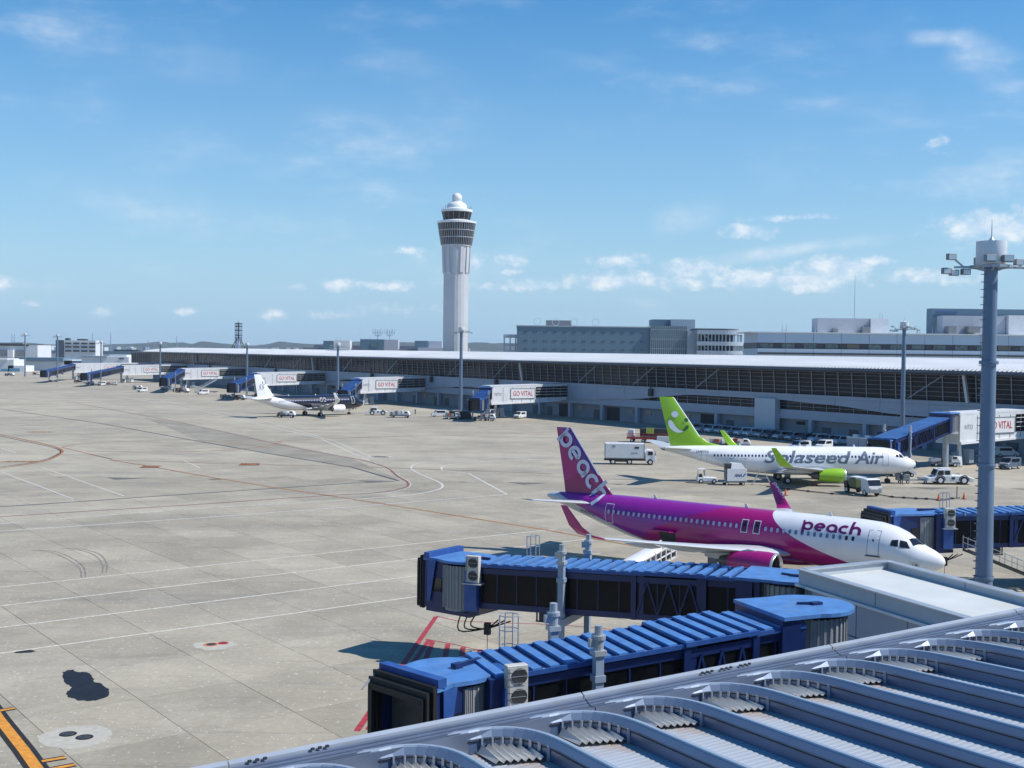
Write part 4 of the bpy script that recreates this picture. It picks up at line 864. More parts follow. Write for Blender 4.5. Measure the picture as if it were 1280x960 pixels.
    MB().prism(pts, lambda u, v, q: (u, v, zq + q), .16).build('rotunda_roof', BLUEL, r)
    MB().box((rot_r + .45, 0, (fl + zq) / 2), (.9, w + .45, zq - fl)).build('rotunda_frame', BLUED, r)
    MB().lathe([(.5, 0), (.5, fl)], n=16).lathe([(rot_r + .1, fl - .3), (rot_r + .1, fl), (.1, fl)], n=24).build('rotunda_column', STEEL, r)
    mb = MB(); mb.box((-.3, .2, zq + .22), (.5, .3, .12)); mb.bar((-.2, .2, zq + .22), (.5, -.1, zq + .2), .12); mb.build('roof_hook', BLUED, r)
    # lift columns and wheel bogie
    for f in cols:
        x = x_in + (x_out - x_in) * f
        for s in (1, -1): lift_column(r, x, s * (w / 2 + .55), 0, zt(x) + .4)
        MB().box((x, 0, zt(x) - hgt - .35), (.5, w + 1.6, .45)).build('cross_beam', GREYB, r)
        bo = MB().box((x, 0, .75), (1.6, w + .6, .5)).build('wheel_bogie', GREYB, r)
        for s in (1, -1):
            for e in (-.5, .5): MB().lathe([(.01, -.2), (.55, -.2), (.55, .2), (.01, .2)], (x + e, s * (w / 2 - .2), .55), 'y', 16).build('tyre', TYRE, bo)
    # cab
    cb = bpy.data.objects.new('cab', None); SC.collection.objects.link(cb); cb.parent = r; cb.location = (Ln, 0, 0); cb.rotation_euler = (0, 0, cab_rot)
    zk = zc + .0; fl = zk - cab_h; rr_ = 1.95 * cabw
    MB().lathe([(rr_, fl), (rr_, zk - .15)], n=28).build('cab_curtain', CURTAIN, cb, smooth=True)
    sl_ = MB()
    for k in range(44): a_ = 2 * pi * k / 44; sl_.box(((rr_ + .02) * cos(a_), (rr_ + .02) * sin(a_), (fl + zk) / 2), (.05, .08, cab_h - .3), a_)
    tag(sl_.build('curtain_slats', CURTAIN, cb), kind='stuff')
    # local +x of the cab points to the aircraft opening
    hw = 1.75 * cabw; xe = rr_ + canopy * .55
    pts = [((rr_ + .22) * cos(t_), (rr_ + .22) * sin(t_)) for t_ in [radians(75 + 210 * i / 18) for i in range(19)]] + [(xe - .9, -hw - .1), (xe - .1, -hw - .25), (xe, -hw - .25), (xe, hw + .25), (xe - .1, hw + .25), (xe - .9, hw + .1)]
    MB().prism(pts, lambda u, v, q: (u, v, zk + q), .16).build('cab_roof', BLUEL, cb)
    MB().box((xe - .25, 0, zk + .3), (.42, hw * 2 + .5, .34)).build('canopy_hood', BLUE, cb)
    for s in (1, -1):
        MB().hexa([(.4, s * hw - .06, fl), (xe, s * (hw + .1) - .06, fl), (xe, s * (hw + .1) + .06, fl), (.4, s * hw + .06, fl)], [(.4, s * hw - .06, zk), (xe, s * (hw + .1) - .06, zk), (xe, s * (hw + .1) + .06, zk), (.4, s * hw + .06, zk)]).build('cab_side', BLUED, cb)
        cu_ = MB().box((.25, s * (hw + .09), (fl + zk) / 2), (.85, .1, cab_h - .35)).build('side_curtain', CURTAIN, cb)
        sl_ = MB()
        for k in range(9): sl_.box((-.13 + k * .095, s * (hw + .155), (fl + zk) / 2), (.04, .04, cab_h - .4))
        tag(sl_.build('curtain_slats', CURTAIN, cb), kind='stuff')
        MB().box((1.15, s * (hw + .11), fl + 1.45), (.75, .06, .85)).build('cab_window', DGLASS, cb)
        MB().hexa([(xe - .55, s * (hw + .22), fl + .4), (xe - .35, s * (hw + .22), fl + .4), (xe - .35, s * (hw + .27), fl + .4), (xe - .55, s * (hw + .27), fl + .4)], [(xe - 1.0, s * (hw + .22), zk + .02), (xe - .3, s * (hw + .22), zk + .02), (xe - .3, s * (hw + .27), zk + .02), (xe - 1.0, s * (hw + .27), zk + .02)]).build('canopy_gusset', BLUE, cb)
    MB().box((.3, 0, fl - .12), (2 * xe * .8, hw * 2 + .2, .24)).build('cab_floor', BLUED, cb)
    MB().box((xe - .35, 0, fl + cab_h / 2), (.1, hw * 1.7, cab_h * .9)).build('cab_door', DARK, cb)
    for k in range(5):    # folding bellows
        x = xe + .05 + k * .13; o_ = .10 * (k % 2); z0_, z1_ = fl - .1 + k * .03, zk + .15 - k * .10; hh = hw + .22 + o_ - k * .03; mb = MB()
        mb.box((x, 0, z1_ + o_), (.10, hh * 2, .22)); mb.box((x, hh - .1, (z0_ + z1_) / 2), (.10, .22, z1_ - z0_)); mb.box((x, -hh + .1, (z0_ + z1_) / 2), (.10, .22, z1_ - z0_)); mb.build('bellows_fold', BLACK, cb)
    MB().bar((xe + 1.0, -hw, zk - .3), (xe + .2, -hw - .2, zk + .1), .06).build('bellows_bar', STEEL, cb)
    # portal between tunnel and cab with air conditioner
    MB().box((Ln - 1.35, 0, zk - cab_h / 2 + .05), (.7, w + .5, cab_h + .15)).build('cab_portal', BLUED, r)
    MB().box((Ln - ac_off + .1, near * (w / 2 + .38), zk - cab_h / 2), (.8, .3, cab_h - .5)).build('service_cabinet', BLUE, r)
    mb = MB(); mb.box((-.35, .1, zk + .28), (.45, .3, .16)); mb.bar((-.3, .1, zk + .26), (-1.7, -.05, zk + .24), .16); mb.build('roof_arm', BLUED, cb)
    MB().lathe([(.5, 0), (.5, .12), (.01, .16)], (-1.5, 1.3, zk + .14), n=18).build('roof_cap', BLUE, cb, smooth=True)
    if ac:
        MB().box((Ln - ac_off, near * (w / 2 + .35), zk - 1.0), (1.2, .7, .06)).build('air_conditioner_shelf', STEEL, r)
        air_con(r, Ln - ac_off, near * (w / 2 + .35), zk - .95, -near)
    if extra:   # tall cage of the access ladder, and cables under the cab
        for nm, x, y in (('ladder_cage', Ln - 3.4, -near * (w / 2 + .7)),):
            mb = MB()
            for k in range(8): a_ = 2 * pi * k / 8; mb.tube((x + .42 * cos(a_), y + .42 * sin(a_), zt(x) - hgt), (x + .42 * cos(a_), y + .42 * sin(a_), zt(x) + 1.3), .028, n=5)
            for z in (zt(x) - 2, zt(x) - 1, zt(x), zt(x) + .7, zt(x) + 1.3):
                for k in range(8): a_ = 2 * pi * k / 8; b_ = 2 * pi * (k + 1) / 8; mb.bar((x + .42 * cos(a_), y + .42 * sin(a_), z), (x + .42 * cos(b_), y + .42 * sin(b_), z), .035)
            mb.build(nm, STEEL, r)
        for k in range(3):
            pts = [Vector((Ln - 1.2 + .5 * k, near * 1.2, fl - .1)), Vector((Ln - .9 + .4 * k, near * 1.3, fl - .8 - .2 * k)), Vector((Ln - 1.9, near * 1.25, fl - .9)), Vector((Ln - 2.7 - .4 * k, near * 1.2, fl - .3))]
            MB().path(smooth_pts(pts, 4), .045, 5).build('cable', BLACK, r)
        MB().box((Ln - 2.0, near * 1.25, fl - .9), (.35, .3, .7)).build('cable_box', BLACK, r)
        MB().tube((Ln - 2.0, near * 1.25, fl - .9), (Ln - 2.0, near * 1.25, .4), .02, n=4).build('pendant_cable', BLACK, r)
        mb = MB(); x = Ln - 6
        for s in (-.55, .55): mb.box((x + s * 1.6, near * 1.0, zt(x) - hgt - .35), (.08, .08, .7))
        mb.box((x, near * 1.0, zt(x) - hgt - .68), (1.9, .08, .08)); mb.box((x, near * 1.0, zt(x) - hgt - .3), (1.2, .7, .5)); mb.build('service_tray', DARK, r)
    if stairs:
        xs, y = Ln - 3.2, near * (w / 2 + .75); st_ = bpy.data.objects.new('access_stair', None); SC.collection.objects.link(st_); st_.parent = r
        x1_ = xs - 8.2; zt_ = zt(xs) - hgt
        for s in (-.45, .45):
            MB().bar((xs, y + s, zt_), (x1_, y + s, .1), .08, .28).build('stringer', DARK, st_)
            for h in (1.0, .55): MB().bar((xs, y + s, zt_ + h), (x1_, y + s, .1 + h), .045).build('handrail', STEEL, st_)
            for k in range(9): u = k / 8; MB().bar((xs + (x1_ - xs) * u, y + s, zt_ * (1 - u) + .1), (xs + (x1_ - xs) * u, y + s, zt_ * (1 - u) + 1.1), .045).build('baluster', STEEL, st_)
        for k in range(16): u = (k + .5) / 16; MB().box((xs + (x1_ - xs) * u, y, zt_ * (1 - u) + .1), (.3, .9, .04)).build('tread', STEEL, st_)
    return r
# bridge nearest the deck (front), the one behind it, and the one serving the magenta airliner from the right
def to_az(deg): return Vector((sin(radians(deg)), cos(radians(deg)), 0))
C1 = Vector((-2.3, 45.7, 0)); R1 = Vector((13.1, 51.9, 0))
bridge('boarding_bridge', 'front blue boarding bridge with striped ribbed roof, just beyond the grey terminal roof', R1, C1, 7.6, 6.4, near=1, rot_dz=.2, cab_rot=radians(24), rot_r=1.65, segs=((0, .2, .0), (.17, .42, .16), (.38, 1.0, .06)), cols=(.71,), extra=True)
C2 = Vector((-2.6, 73.0, 0)); R2 = Vector((15.4, 64.8, 0))
bridge('boarding_bridge', 'blue boarding bridge with dark glass sides behind the front one, left of white corridor', R2, C2, 6.75, 6.0, near=1, hgt=2.6, rot_r=1.7, rot_dz=-.1, ac_off=1.35, cab_rot=radians(-12), segs=((0, .2, .0), (.17, .42, .12), (.38, 1.0, .04)), cols=(.66,))
C3 = Vector((33.4, 97.6, 0)); R3 = Vector((52.5, 98.6, 0))
bridge('boarding_bridge', 'blue boarding bridge at the nose of the magenta airliner, crossing behind the tall mast', R3, C3, 6.5, 6.0, near=1, cab_rot=radians(14), canopy=3.6, cols=(.38,), stairs=True)
# bridge at the white airliner, sloping up to the walkway
tp = tips[0]
bridge('boarding_bridge', 'blue boarding bridge sloping down from the right walkway to the nose of the white airliner', (tp.x - 1, tp.y - 1.5, 0), (57.5, 184.5, 0), 8.9, 5.7, near=1, cab_rot=radians(15), detail=1.5, cols=(.8,), extra=False, ac=False, segs=((0, .36, 0), (.33, .68, .1), (.65, 1, .2)))
LB = ['blue boarding bridge folded short, right of the mast before the control tower', 'blue boarding bridge meeting the nose of the black airliner', 'blue boarding bridge left of the white fin of the black airliner', 'blue boarding bridge beside the light trucks, fourth from the left end', 'blue boarding bridge by the far end of the concourse', 'farthest blue boarding bridge at the left, beyond the concourse end']
for k, ((x, D), lb) in enumerate(zip([(598, 316), (432, 366), (293, 425), (207, 487), (108, 552), (57, 600)], LB)):
    q = tips[k + 1]; p = Vector(((x - 640) / FPX * D, D, 0)); p = p if k else Vector((-9.0, 317, 0))
    bridge('boarding_bridge', lb, (q.x, q.y, 0), p, 8.4, 6.0, near=1, cab_rot=radians(-20), detail=1, cols=(.75,), extra=False, ac=False, segs=((0, .5, 0), (.46, 1, .12)))
# ------------------------------------------------------------------ white corridor building between the deck and the bridges
cor = thing('corridor_building', 'white flat roofed corridor with grey panelled side, running from the lower right to the bridges', 'corridor', (14.7, 60.0, 0), 0)
dA = to_az(158.2); dB = to_az(62); cor.rotation_euler = (0, 0, atan2(dA.y, dA.x))     # local x: towards the camera; local y: to the left of that = far side
ys = 1 if Vector((-dA.y, dA.x, 0)).dot(dB) > 0 else -1
CW, CL, ZC = 6.1, 44.0, 8.0; skew = dB.dot(dA) * CW / abs(Vector((-dA.y, dA.x, 0)).dot(dB) * CW) * CW
def cp(x, y, z): return (x + skew * y / CW, y * ys, z)
PAR = mat('grey_white_parapet', (.46, .50, .54), .5, var=.1, dirt=((.3, .3, .28), .35, 1.5)); RFW = mat('off_white_roof_membrane', (.54, .57, .56), .6, var=.08, scale=.5, dirt=((.5, .47, .4), .35, .4))
def cbox(x0_, x1_, y0_, y1_, z0_, z1_): return [cp(x0_, y0_, z0_), cp(x1_, y0_, z0_), cp(x1_, y1_, z0_), cp(x0_, y1_, z0_)], [cp(x0_, y0_, z1_), cp(x1_, y0_, z1_), cp(x1_, y1_, z1_), cp(x0_, y1_, z1_)]
MB().hexa(*cbox(.2, CL, .2, CW - .2, 4.0, ZC - .45)).build('inner_wall', GREY, cor)
MB().hexa(*cbox(0, CL, 0.02, CW - .02, 3.8, 4.0)).build('floor_slab', PAR, cor)
MB().hexa(*cbox(.25, CL, .25, CW - .25, ZC - .44, ZC - .36)).build('roof_membrane', RFW, cor)
x = 0; k = 0
while x < CL:
    w_ = 3.55 if k else 1.0
    for s, (ya, yb) in ((0, (0, .2)), (1, (CW - .2, CW))):
        for za, zb in ((4.05, 5.55), (5.6, 7.15)): MB().hexa(*cbox(x + .02, x + w_ - .03, ya, yb, za, zb)).build('wall_panel', SPAN, cor)
    x += w_; k += 1
for k in range(2): MB().hexa(*cbox(0, .2, k * 3.05 + .22, k * 3.05 + 2.95, 4.05, 7.15)).build('wall_panel', SPAN, cor)
x = 0
while x < CL:
    for ya, yb in ((-.04, .3), (CW - .3, CW + .04)):
        MB().hexa(*cbox(x, x + 5.9, ya, yb, 7.32, ZC)).build('parapet_panel', PAR, cor)
        MB().hexa(*cbox(x, x + 5.94, ya - .1, yb + .02, ZC + .003, ZC + .06)).build('coping', ALU, cor)
    x += 5.95
MB().hexa(*cbox(-.04, .3, .32, CW - .32, 7.3, ZC)).build('parapet_panel', PAR, cor)
MB().hexa(*cbox(-.06, .4, .2, CW - .2, ZC + .01, ZC + .08)).build('coping', ALU, cor)
for ya, yb in ((-.22, 0), (CW, CW + .22)): MB().hexa(*cbox(-.1, CL, ya, yb, 7.18, 7.3)).build('white_ledge', WHITE, cor)
MB().hexa(*cbox(12.8, 19, -.12, -.02, 5.6, 7.1)).build('dark_louvre', DARK, cor)
for x in (2.5, 14, 26): MB().hexa(*cbox(x, x + .7, 2.5, 3.2, 0, 3.8)).build('column', CONC, cor)
MB().lathe([(.22, 4), (.22, 7.2)], (.6, -.35 * ys, 0), n=12).build('black_downpipe', BLACK, cor)
# ------------------------------------------------------------------ foreground terminal roof
EAZ = radians(55.5); RAZ = radians(157.7)
e_ = Vector((sin(EAZ), cos(EAZ), 0)); r_ = Vector((sin(RAZ), cos(RAZ), 0))
ZR = 13.0
P0 = gp(746, 870, ZR)          # inner line of the edge band where a bay's curved corner touches
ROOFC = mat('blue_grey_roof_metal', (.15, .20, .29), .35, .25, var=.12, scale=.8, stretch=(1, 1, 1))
ROOFD = mat('blue_grey_wall_sheet', (.12, .16, .22), .4, .2, var=.12, scale=.8)
EDGE = mat('edge_flashing', (.14, .18, .26), .4, .3, var=.2, scale=1.2, dirt=((.2, .2, .2), .3, 2))
def corr_mat():
    m = bpy.data.materials.new('rust_stained_sheet'); m.use_nodes = True; t = m.node_tree; b = t.nodes['Principled BSDF']; b.inputs['Roughness'].default_value = .45; b.inputs['Metallic'].default_value = .1
    tcn = t.nodes.new('ShaderNodeTexCoord'); s = t.nodes.new('ShaderNodeSeparateXYZ'); t.links.new(tcn.outputs['Object'], s.inputs[0])
    n = t.nodes.new('ShaderNodeTexNoise'); n.inputs['Scale'].default_value = 1.6; n.inputs['Detail'].default_value = 6; t.links.new(tcn.outputs['Object'], n.inputs[0])
    r = t.nodes.new('ShaderNodeMapRange'); t.links.new(s.outputs[1], r.inputs[0]); r.inputs[1].default_value = -2.6; r.inputs[2].default_value = -.6; r.inputs[3].default_value = 0; r.inputs[4].default_value = .75
    a_ = t.nodes.new('ShaderNodeMath'); a_.operation = 'MULTIPLY'; t.links.new(r.outputs[0], a_.inputs[0])
    r2 = t.nodes.new('ShaderNodeMapRange'); t.links.new(n.outputs[0], r2.inputs[0]); r2.inputs[1].default_value = .42; r2.inputs[2].default_value = .6; t.links.new(r2.outputs[0], a_.inputs[1])
    x = t.nodes.new('ShaderNodeMix'); x.data_type = 'RGBA'; t.links.new(a_.outputs[0], x.inputs[0]); x.inputs[6].default_value = (.42, .46, .50, 1); x.inputs[7].default_value = (.36, .22, .12, 1); t.links.new(x.outputs[2], b.inputs['Base Color']); return m
CORR = corr_mat()
roof = thing('terminal_roof', 'grey blue metal terminal roof with long curved monitor ribs filling the lower right corner', 'roof', (P0.x, P0.y, 0), 0)
RISE = tan(radians(5.2))
def rp(a_, b_, h):      # a_: along the edge, b_: inwards along the ribs, h: height above the valley sheet
    v = e_ * a_ + r_ * b_; return (v.x, v.y, ZR - .55 + max(b_, 0) * RISE + h)
SP = 1.61; WALLH = .55; RW = .25   # spacing, monitor height, monitor width
# outer edge band: stepped flashings
bands = [(-.58, -.46, .46, .43), (-.46, -.37, .39, .38), (-.37, -.29, .36, .35), (-.29, -.21, .335, .33), (-.21, -.13, .315, .33), (-.13, 0, .32, .345)]
A0, A1 = -13.0, 40.0
for i, (b0_, b1_, h0, h1) in enumerate(bands):
    seg = 6.5; a_ = A0
    while a_ < A1:
        q = [(a_, b0_), (a_ + seg - .03, b0_), (a_ + seg - .03, b1_ - .02), (a_, b1_ - .02)]
        MB().hexa([rp(u, v, -.5) for u, v in q], [rp(q[0][0], q[0][1], h0), rp(q[1][0], q[1][1], h0), rp(q[2][0], q[2][1], h1), rp(q[3][0], q[3][1], h1)]).build('edge_flashing', EDGE if i else mat('pale_edge_coping', (.30, .34, .40), .45, var=.1, dirt=((.3, .3, .3), .4, 2)), roof)
        a_ += seg
# clamps sitting on the edge in small runs
for c_ in (-6.2, -5.2, 2.8, 3.3, 3.8, 15, 15.6, 16.2, 22, 22.5):
    for k in range(3): MB().box(tuple(Vector(rp(c_ + .12 * k, -.44, .435))), (.05, .04, .035), .6).build('edge_clamp', DARK, roof)
NR = 26; CR = 1.35      # number of bays, corner radius
def bay_wall(k):
    """plan outline of one valley's wall: along the edge, round the corner, down the rib"""
    a_r = k * SP; pts = [(a_r - SP + RW - .1, .0)]
    # true distances are skewed; use a quadratic corner
    n_ = 9
    for i in range(n_ + 1):
        u = i / n_; x = (1 - u) ** 2 * (a_r - .95) + 2 * u * (1 - u) * (a_r) + u * u * a_r; y = (1 - u) ** 2 * 0 + 2 * u * (1 - u) * 0 + u * u * 1.5; pts.append((x, y))
    return pts
BEND = 24.0
proto = {}
def rib_geo():
    out = bay_wall(0); out = [(-1.72, -.26), (-1.42, -.17), (-1.2, -.08)] + out[1:] + [(0, BEND * f) for f in (.2, .4, .7, 1)]          # left (valley) side of the monitor
    inn = [(RW, BEND), (RW, .0)]
    return out
path = rib_geo()
def sweep(mb, pts, secs, hsc=None):      # secs: list of (side offset, height); offset measured to the right of the path
    rings = []
    for i, p in enumerate(pts):
        a_ = Vector(rp(*pts[max(i - 1, 0)], 0)); b_ = Vector(rp(*pts[min(i + 1, len(pts) - 1)], 0)); d = (b_ - a_); d.z = 0; d.normalize(); s = Vector((d.y, -d.x, 0)); c_ = Vector(rp(*p, 0))
        side = -s
        k_ = hsc[i] if hsc and i < len(hsc) else 1; rings.append([tuple(c_ + side * o + Vector((0, 0, h * k_ * .74))) for o, h in secs])
    return mb.loft(rings, caps=True)
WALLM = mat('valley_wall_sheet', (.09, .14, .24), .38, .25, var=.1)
for k in range(-8, NR):
    off = e_ * (k * SP)
    if 'wall' not in proto:
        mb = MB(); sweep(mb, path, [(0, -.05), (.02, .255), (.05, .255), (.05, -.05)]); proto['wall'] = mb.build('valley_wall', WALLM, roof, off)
        for j, (h, o) in enumerate(((.258, .0), (.284, .02), (.308, .01))):
            mb = MB(); sweep(mb, path, [(o, h), (o, h + .02), (o + .1, h + .02), (o + .1, h)]); proto['s%d' % j] = mb.build('shadow_gap_strip', [BLACK, GREYB, BLACK][j], roof, off)
        mb = MB(); sweep(mb, path, [(.0, .33), (.10, .445), (.125, .462), (.185, .462), (.205, .44), (.25, .05), (.06, .05)], (.84, .89, .94, .98)); proto['cap'] = mb.build('monitor_cap', ROOFC, roof, off)
        mb = MB(); sweep(mb, path, [(.10, .44), (.115, .478), (.185, .478), (.20, .44)], (.84, .89, .94, .98)); proto['crest'] = mb.build('sunlit_crest_strip', mat('sunlit_crest_metal', (.36, .42, .50), .4, .3, var=.12), roof, off)  # paler strip on the cap, the sunlit crest put into its colour
        # small cleats around the bend
        for j in range(8):
            u = (j + .5) / 8; q = path[4 + int(u * 8)]; mb = MB(); c_ = Vector(rp(q[0], q[1], 0)); mb.box(tuple(c_ + Vector((.0, -.01, .12))), (.03, .05, .24), .4 + u); proto['c%d' % j] = mb.build('cleat', mat('pale_cleat', (.25, .30, .38), .4, .2), roof, off)
        # corrugated valley floor, crests running along the edge direction
        mb = MB(); rows = []; b_ = 0.02; i = 0
        while b_ < BEND:
            st_ = .11; h = (.006 if i % 2 else 0.0); rows.append([rp(-SP + RW * .55, b_, h), rp(.02, b_, h)]); b_ += .035 if i % 2 == 0 else .06; rows.append([rp(-SP + RW * .55, b_, h), rp(.02, b_, h)]); b_ += .03; i += 1
        proto['floor'] = mb.loft(rows, close=False).build('corrugated_sheet', CORR, roof, off)
        # deeper scalloped flutes at the head of each valley
        for j in range(7):
            a_ = -SP + .75 + j * .115; mb = MB(); mb.add([rp(a_, .08 + .0, .03), rp(a_ + .10, .08, .15), rp(a_ + .115, .08, .03), rp(a_ + .12, .9 + .05 * j, .05), rp(a_ + .06, .9 + .05 * j, .10), rp(a_ + .0, .9 + .05 * j, .05)], [(0, 1, 2), (0, 5, 4, 1), (1, 4, 3, 2)]); proto['f%d' % j] = mb.build('scalloped_flute', mat('pale_flute_sheet', (.66, .63, .56), .5, var=.2, dirt=((.35, .2, .1), .5, 3)), roof, off)
    else:
        for key, o in proto.items(): inst(o, roof, off)
mb = MB(); q = [(-16, -.56), (42, -.56), (42, 26), (-16, 26)]; mb.hexa([(lambda v: (v[0], v[1], v[2] - 1.5))(rp(u, v, -.5)) for u, v in q], [rp(u, v, -.12) for u, v in q]); mb.build('roof_deck', ROOFD, roof)
mb = MB(); q = [(-16, -.55), (42, -.55), (42, -.3), (-16, -.3)]; mb.hexa([(lambda v: (v[0], v[1], 0))(rp(u, v, 0)) for u, v in q], [rp(u, v, -.6) for u, v in q]); mb.build('terminal_wall', SPAN, roof)
# ------------------------------------------------------------------ floodlight masts
MASTM = mat('blue_grey_mast_paint', (.13, .19, .28), .42, var=.12, dirt=((.08, .11, .16), .4, .8), stretch=(1, 1, .3))
def mast(px, D, z, r0, r1, label, big=False):
    X = (px - 640) / FPX * D; m = thing('floodlight_mast', label, 'floodlight mast', (X, D, 0), 0, 'floodlight masts along the apron')
    MB().tube((0, 0, 0), (0, 0, z - 1.2), r0, r1, n=24 if big else 12).build('pole', MASTM, m, smooth=True)
    for h in (6.5, 12.8, 18.5): MB().lathe([(r0 * 1.02, h), (r0 * 1.05, h + .1), (r0 * 1.02, h + .2)], n=20).build('joint_ring', MASTM, m) if big else None
    MB().lathe([(.001, z - 1.25), (r1 * 2.2, z - 1.25), (r1 * 2.25, z - 1.2), (r1 * 2.25, z), (.001, z + .05)], n=28).build('drum', PANELW, m, smooth=True)
    MB().tube((0, 0, z), (0, 0, z + 1.2), .04, .012, n=6).lathe([(.2, z), (.05, z + .25)], n=8).build('lightning_rod', STEEL, m)
    mb = MB(); R_ = r1 * 2.2 + .3
    for k in range(16): a_ = 2 * pi * k / 16; b_ = 2 * pi * (k + 1) / 16; mb.bar((R_ * cos(a_), R_ * sin(a_), z - 1.4), (R_ * cos(b_), R_ * sin(b_), z - 1.4), .12, .14)
    for k in range(6): a_ = pi * k / 3 + .3; mb.bar((r1 * cos(a_), r1 * sin(a_), z - 1.6), (R_ * cos(a_), R_ * sin(a_), z - 1.4), .08)
    mb.build('ring_platform', STEEL, m)
    for sg in (-1, 1):
        tipx = sg * (R_ + .95); hd = MB().bar((sg * R_ * .9, 0, z - 1.42), (tipx, 0, z - 1.45), .12).bar((sg * (R_ + .4), 0, z - 1.45), (tipx + sg * .25, .1, z - .75), .09).build('lamp_arm', STEEL, m)
        for (dx, dy, dz) in ((.35, 0, -.45), (-.25, .1, -.50), (-.75, -.1, -.42), (-.55, -.25, .35)) if sg < 0 else ((-.1, .1, -.05), (.5, .1, -.3), (-.9, -.2, .1)):
            lp = MB().box((tipx - sg * .0 + dx * (1 if sg < 0 else 1) + .25, dy - .1, z - 1.4 + dz + .15), (.48, .34, .34), .2).build('floodlight', GREY, m, bevel=.03)
            MB().box((tipx + dx + .25, dy - .29, z - 1.4 + dz + .13), (.40, .03, .26), .2).build('lamp_glass', ALU, lp)
    for (dx, dy) in ((-.5, -R_), (.55, -R_ * .8), (-.2, R_)):
        lp = MB().box((dx, dy, z - 1.0), (.6, .35, .4)).build('floodlight', GREY, m, bevel=.03); MB().box((dx, dy - .19, z - 1.0), (.5, .03, .3)).build('lamp_glass', ALU, lp)
    return m
m = mast(1235.5, 66, 25.3, .50, .36, 'tall blue grey mast close by at the right edge, its head full of floodlights', True)
mb = MB()
for k in range(55): h = .8 + k * .42; rr_ = .5 - .14 * h / 25; mb.bar((-rr_ - .12, -.12, h), (-rr_ - .12, .12, h), .035).bar((-rr_ - .12, -.12, h), (-rr_ + .05, -.12, h), .03).bar((-rr_ - .12, .12, h), (-rr_ + .05, .12, h), .03)
tag(mb.build('climbing_step', MASTM, m), kind='stuff'); MB().box((.1, -.49, 1.6), (.4, .06, .9)).build('access_door', MASTM, m)
MB().tube((.32, -.33, .3), (.2, -.26, 22), .04, n=6).build('conduit', STEEL, m)
mast(1129, 231, 25.5, .52, .36, 'floodlight mast standing behind the nose of the white airliner')
m = mast(576, 330, 25.4, .55, .38, 'floodlight mast in front of the control tower, on a dark concrete block')
MB().hexa([(-2.6, -2.2, 0), (3.2, -2.2, 0), (3.2, 2.4, 0), (-2.6, 2.4, 0)], [(-3.1, -2.6, 2.1), (2.6, -2.6, 2.1), (2.6, 2.6, 2.1), (-3.1, 2.6, 2.1)]).build('base_block', mat('dark_block_paint', (.03, .04, .055), .7), m)
MB().box((0, 0, 2.2), (4.6, 4.0, .15)).build('base_slab', CONC, m)
mast(422, 392, 21.0, .5, .36, 'floodlight mast beside the nose of the black airliner')
mast(308.5, 484, 21.0, .5, .36, 'floodlight mast left of the white fin of the black airliner')
mast(200, 558, 21.3, .5, .36, 'floodlight mast by the left end of the concourse roof')
mast(126, 682, 22.0, .5, .36, 'floodlight mast between the two leftmost gate walkways')
mast(71.5, 700, 25.6, .55, .4, 'floodlight mast in front of the left grey block building')
mast(31, 720, 26.2, .5, .36, 'leftmost floodlight mast, before the low white hangars')
# ------------------------------------------------------------------ control tower
TD = 505.0; TX = at(570.2, 340, TD).x
ct = thing('control_tower', 'tall white airport control tower with glazed flared head and ball on top', 'control tower', (TX, TD, 0), radians(12))
TW = mat('pale_tower_panels', (.50, .51, .53), .5, var=.06, scale=.15)
def ngon(r, n=16, a0=0): return [(r * cos(2 * pi * i / n + a0), r * sin(2 * pi * i / n + a0)) for i in range(n)]
def tz(py): return at(570, py, TD).z
MB().lathe([(5.3, 0), (5.3, tz(308))], n=24).build('shaft', TW, ct)
mb = MB()
for k in range(24): a_ = 2 * pi * k / 24; mb.box((5.27 * cos(a_), 5.27 * sin(a_), tz(300) / 2), (.10, .10, tz(300)), a_)
for z in range(6, 62, 8): mb.lathe([(5.3, z), (5.32, z + .12)], n=24)
tag(mb.build('panel_joint', TW, ct), kind='stuff')
for k in range(12):
    a_ = 2 * pi * (k + .5) / 12; z0_, z1_ = tz(341), tz(309)
    MB().hexa([(5.2 * cos(a_ - .13), 5.2 * sin(a_ - .13), z0_ - 1), (5.75 * cos(a_ - .13), 5.75 * sin(a_ - .13), z0_), (5.75 * cos(a_ + .13), 5.75 * sin(a_ + .13), z0_), (5.2 * cos(a_ + .13), 5.2 * sin(a_ + .13), z0_ - 1)], [(5.2 * cos(a_ - .13), 5.2 * sin(a_ - .13), z1_), (6.15 * cos(a_ - .12), 6.15 * sin(a_ - .12), z1_), (6.15 * cos(a_ + .12), 6.15 * sin(a_ + .12), z1_), (5.2 * cos(a_ + .13), 5.2 * sin(a_ + .13), z1_)]).build('flare_fin', TW, ct)
MB().lathe([(5.2, tz(341)), (5.55, tz(325)), (5.8, tz(309)), (6.35, tz(308)), (6.35, tz(306.5))], n=24).build('flare', TW, ct)
MB().lathe([(6.5, tz(306.5)), (8.0, tz(280))], n=24).build('office_glazing', mat('blue_reflecting_glass', (.05, .08, .12), .12, .2, var=.5, scale=.6), ct)
rr = random.Random(9); mb = MB()
for k in range(48):
    a_ = 2 * pi * k / 48; mb.bar((6.6 * cos(a_), 6.6 * sin(a_), tz(306.5)), (8.1 * cos(a_), 8.1 * sin(a_), tz(279.5)), .12)
for f in (.33, .66): z = tz(306.5) + (tz(280) - tz(306.5)) * f; mb.lathe([(6.65 + 1.5 * f, z), (6.68 + 1.5 * f, z + .25)], n=48)
tag(mb.build('glazing_fin', TW, ct), kind='stuff')
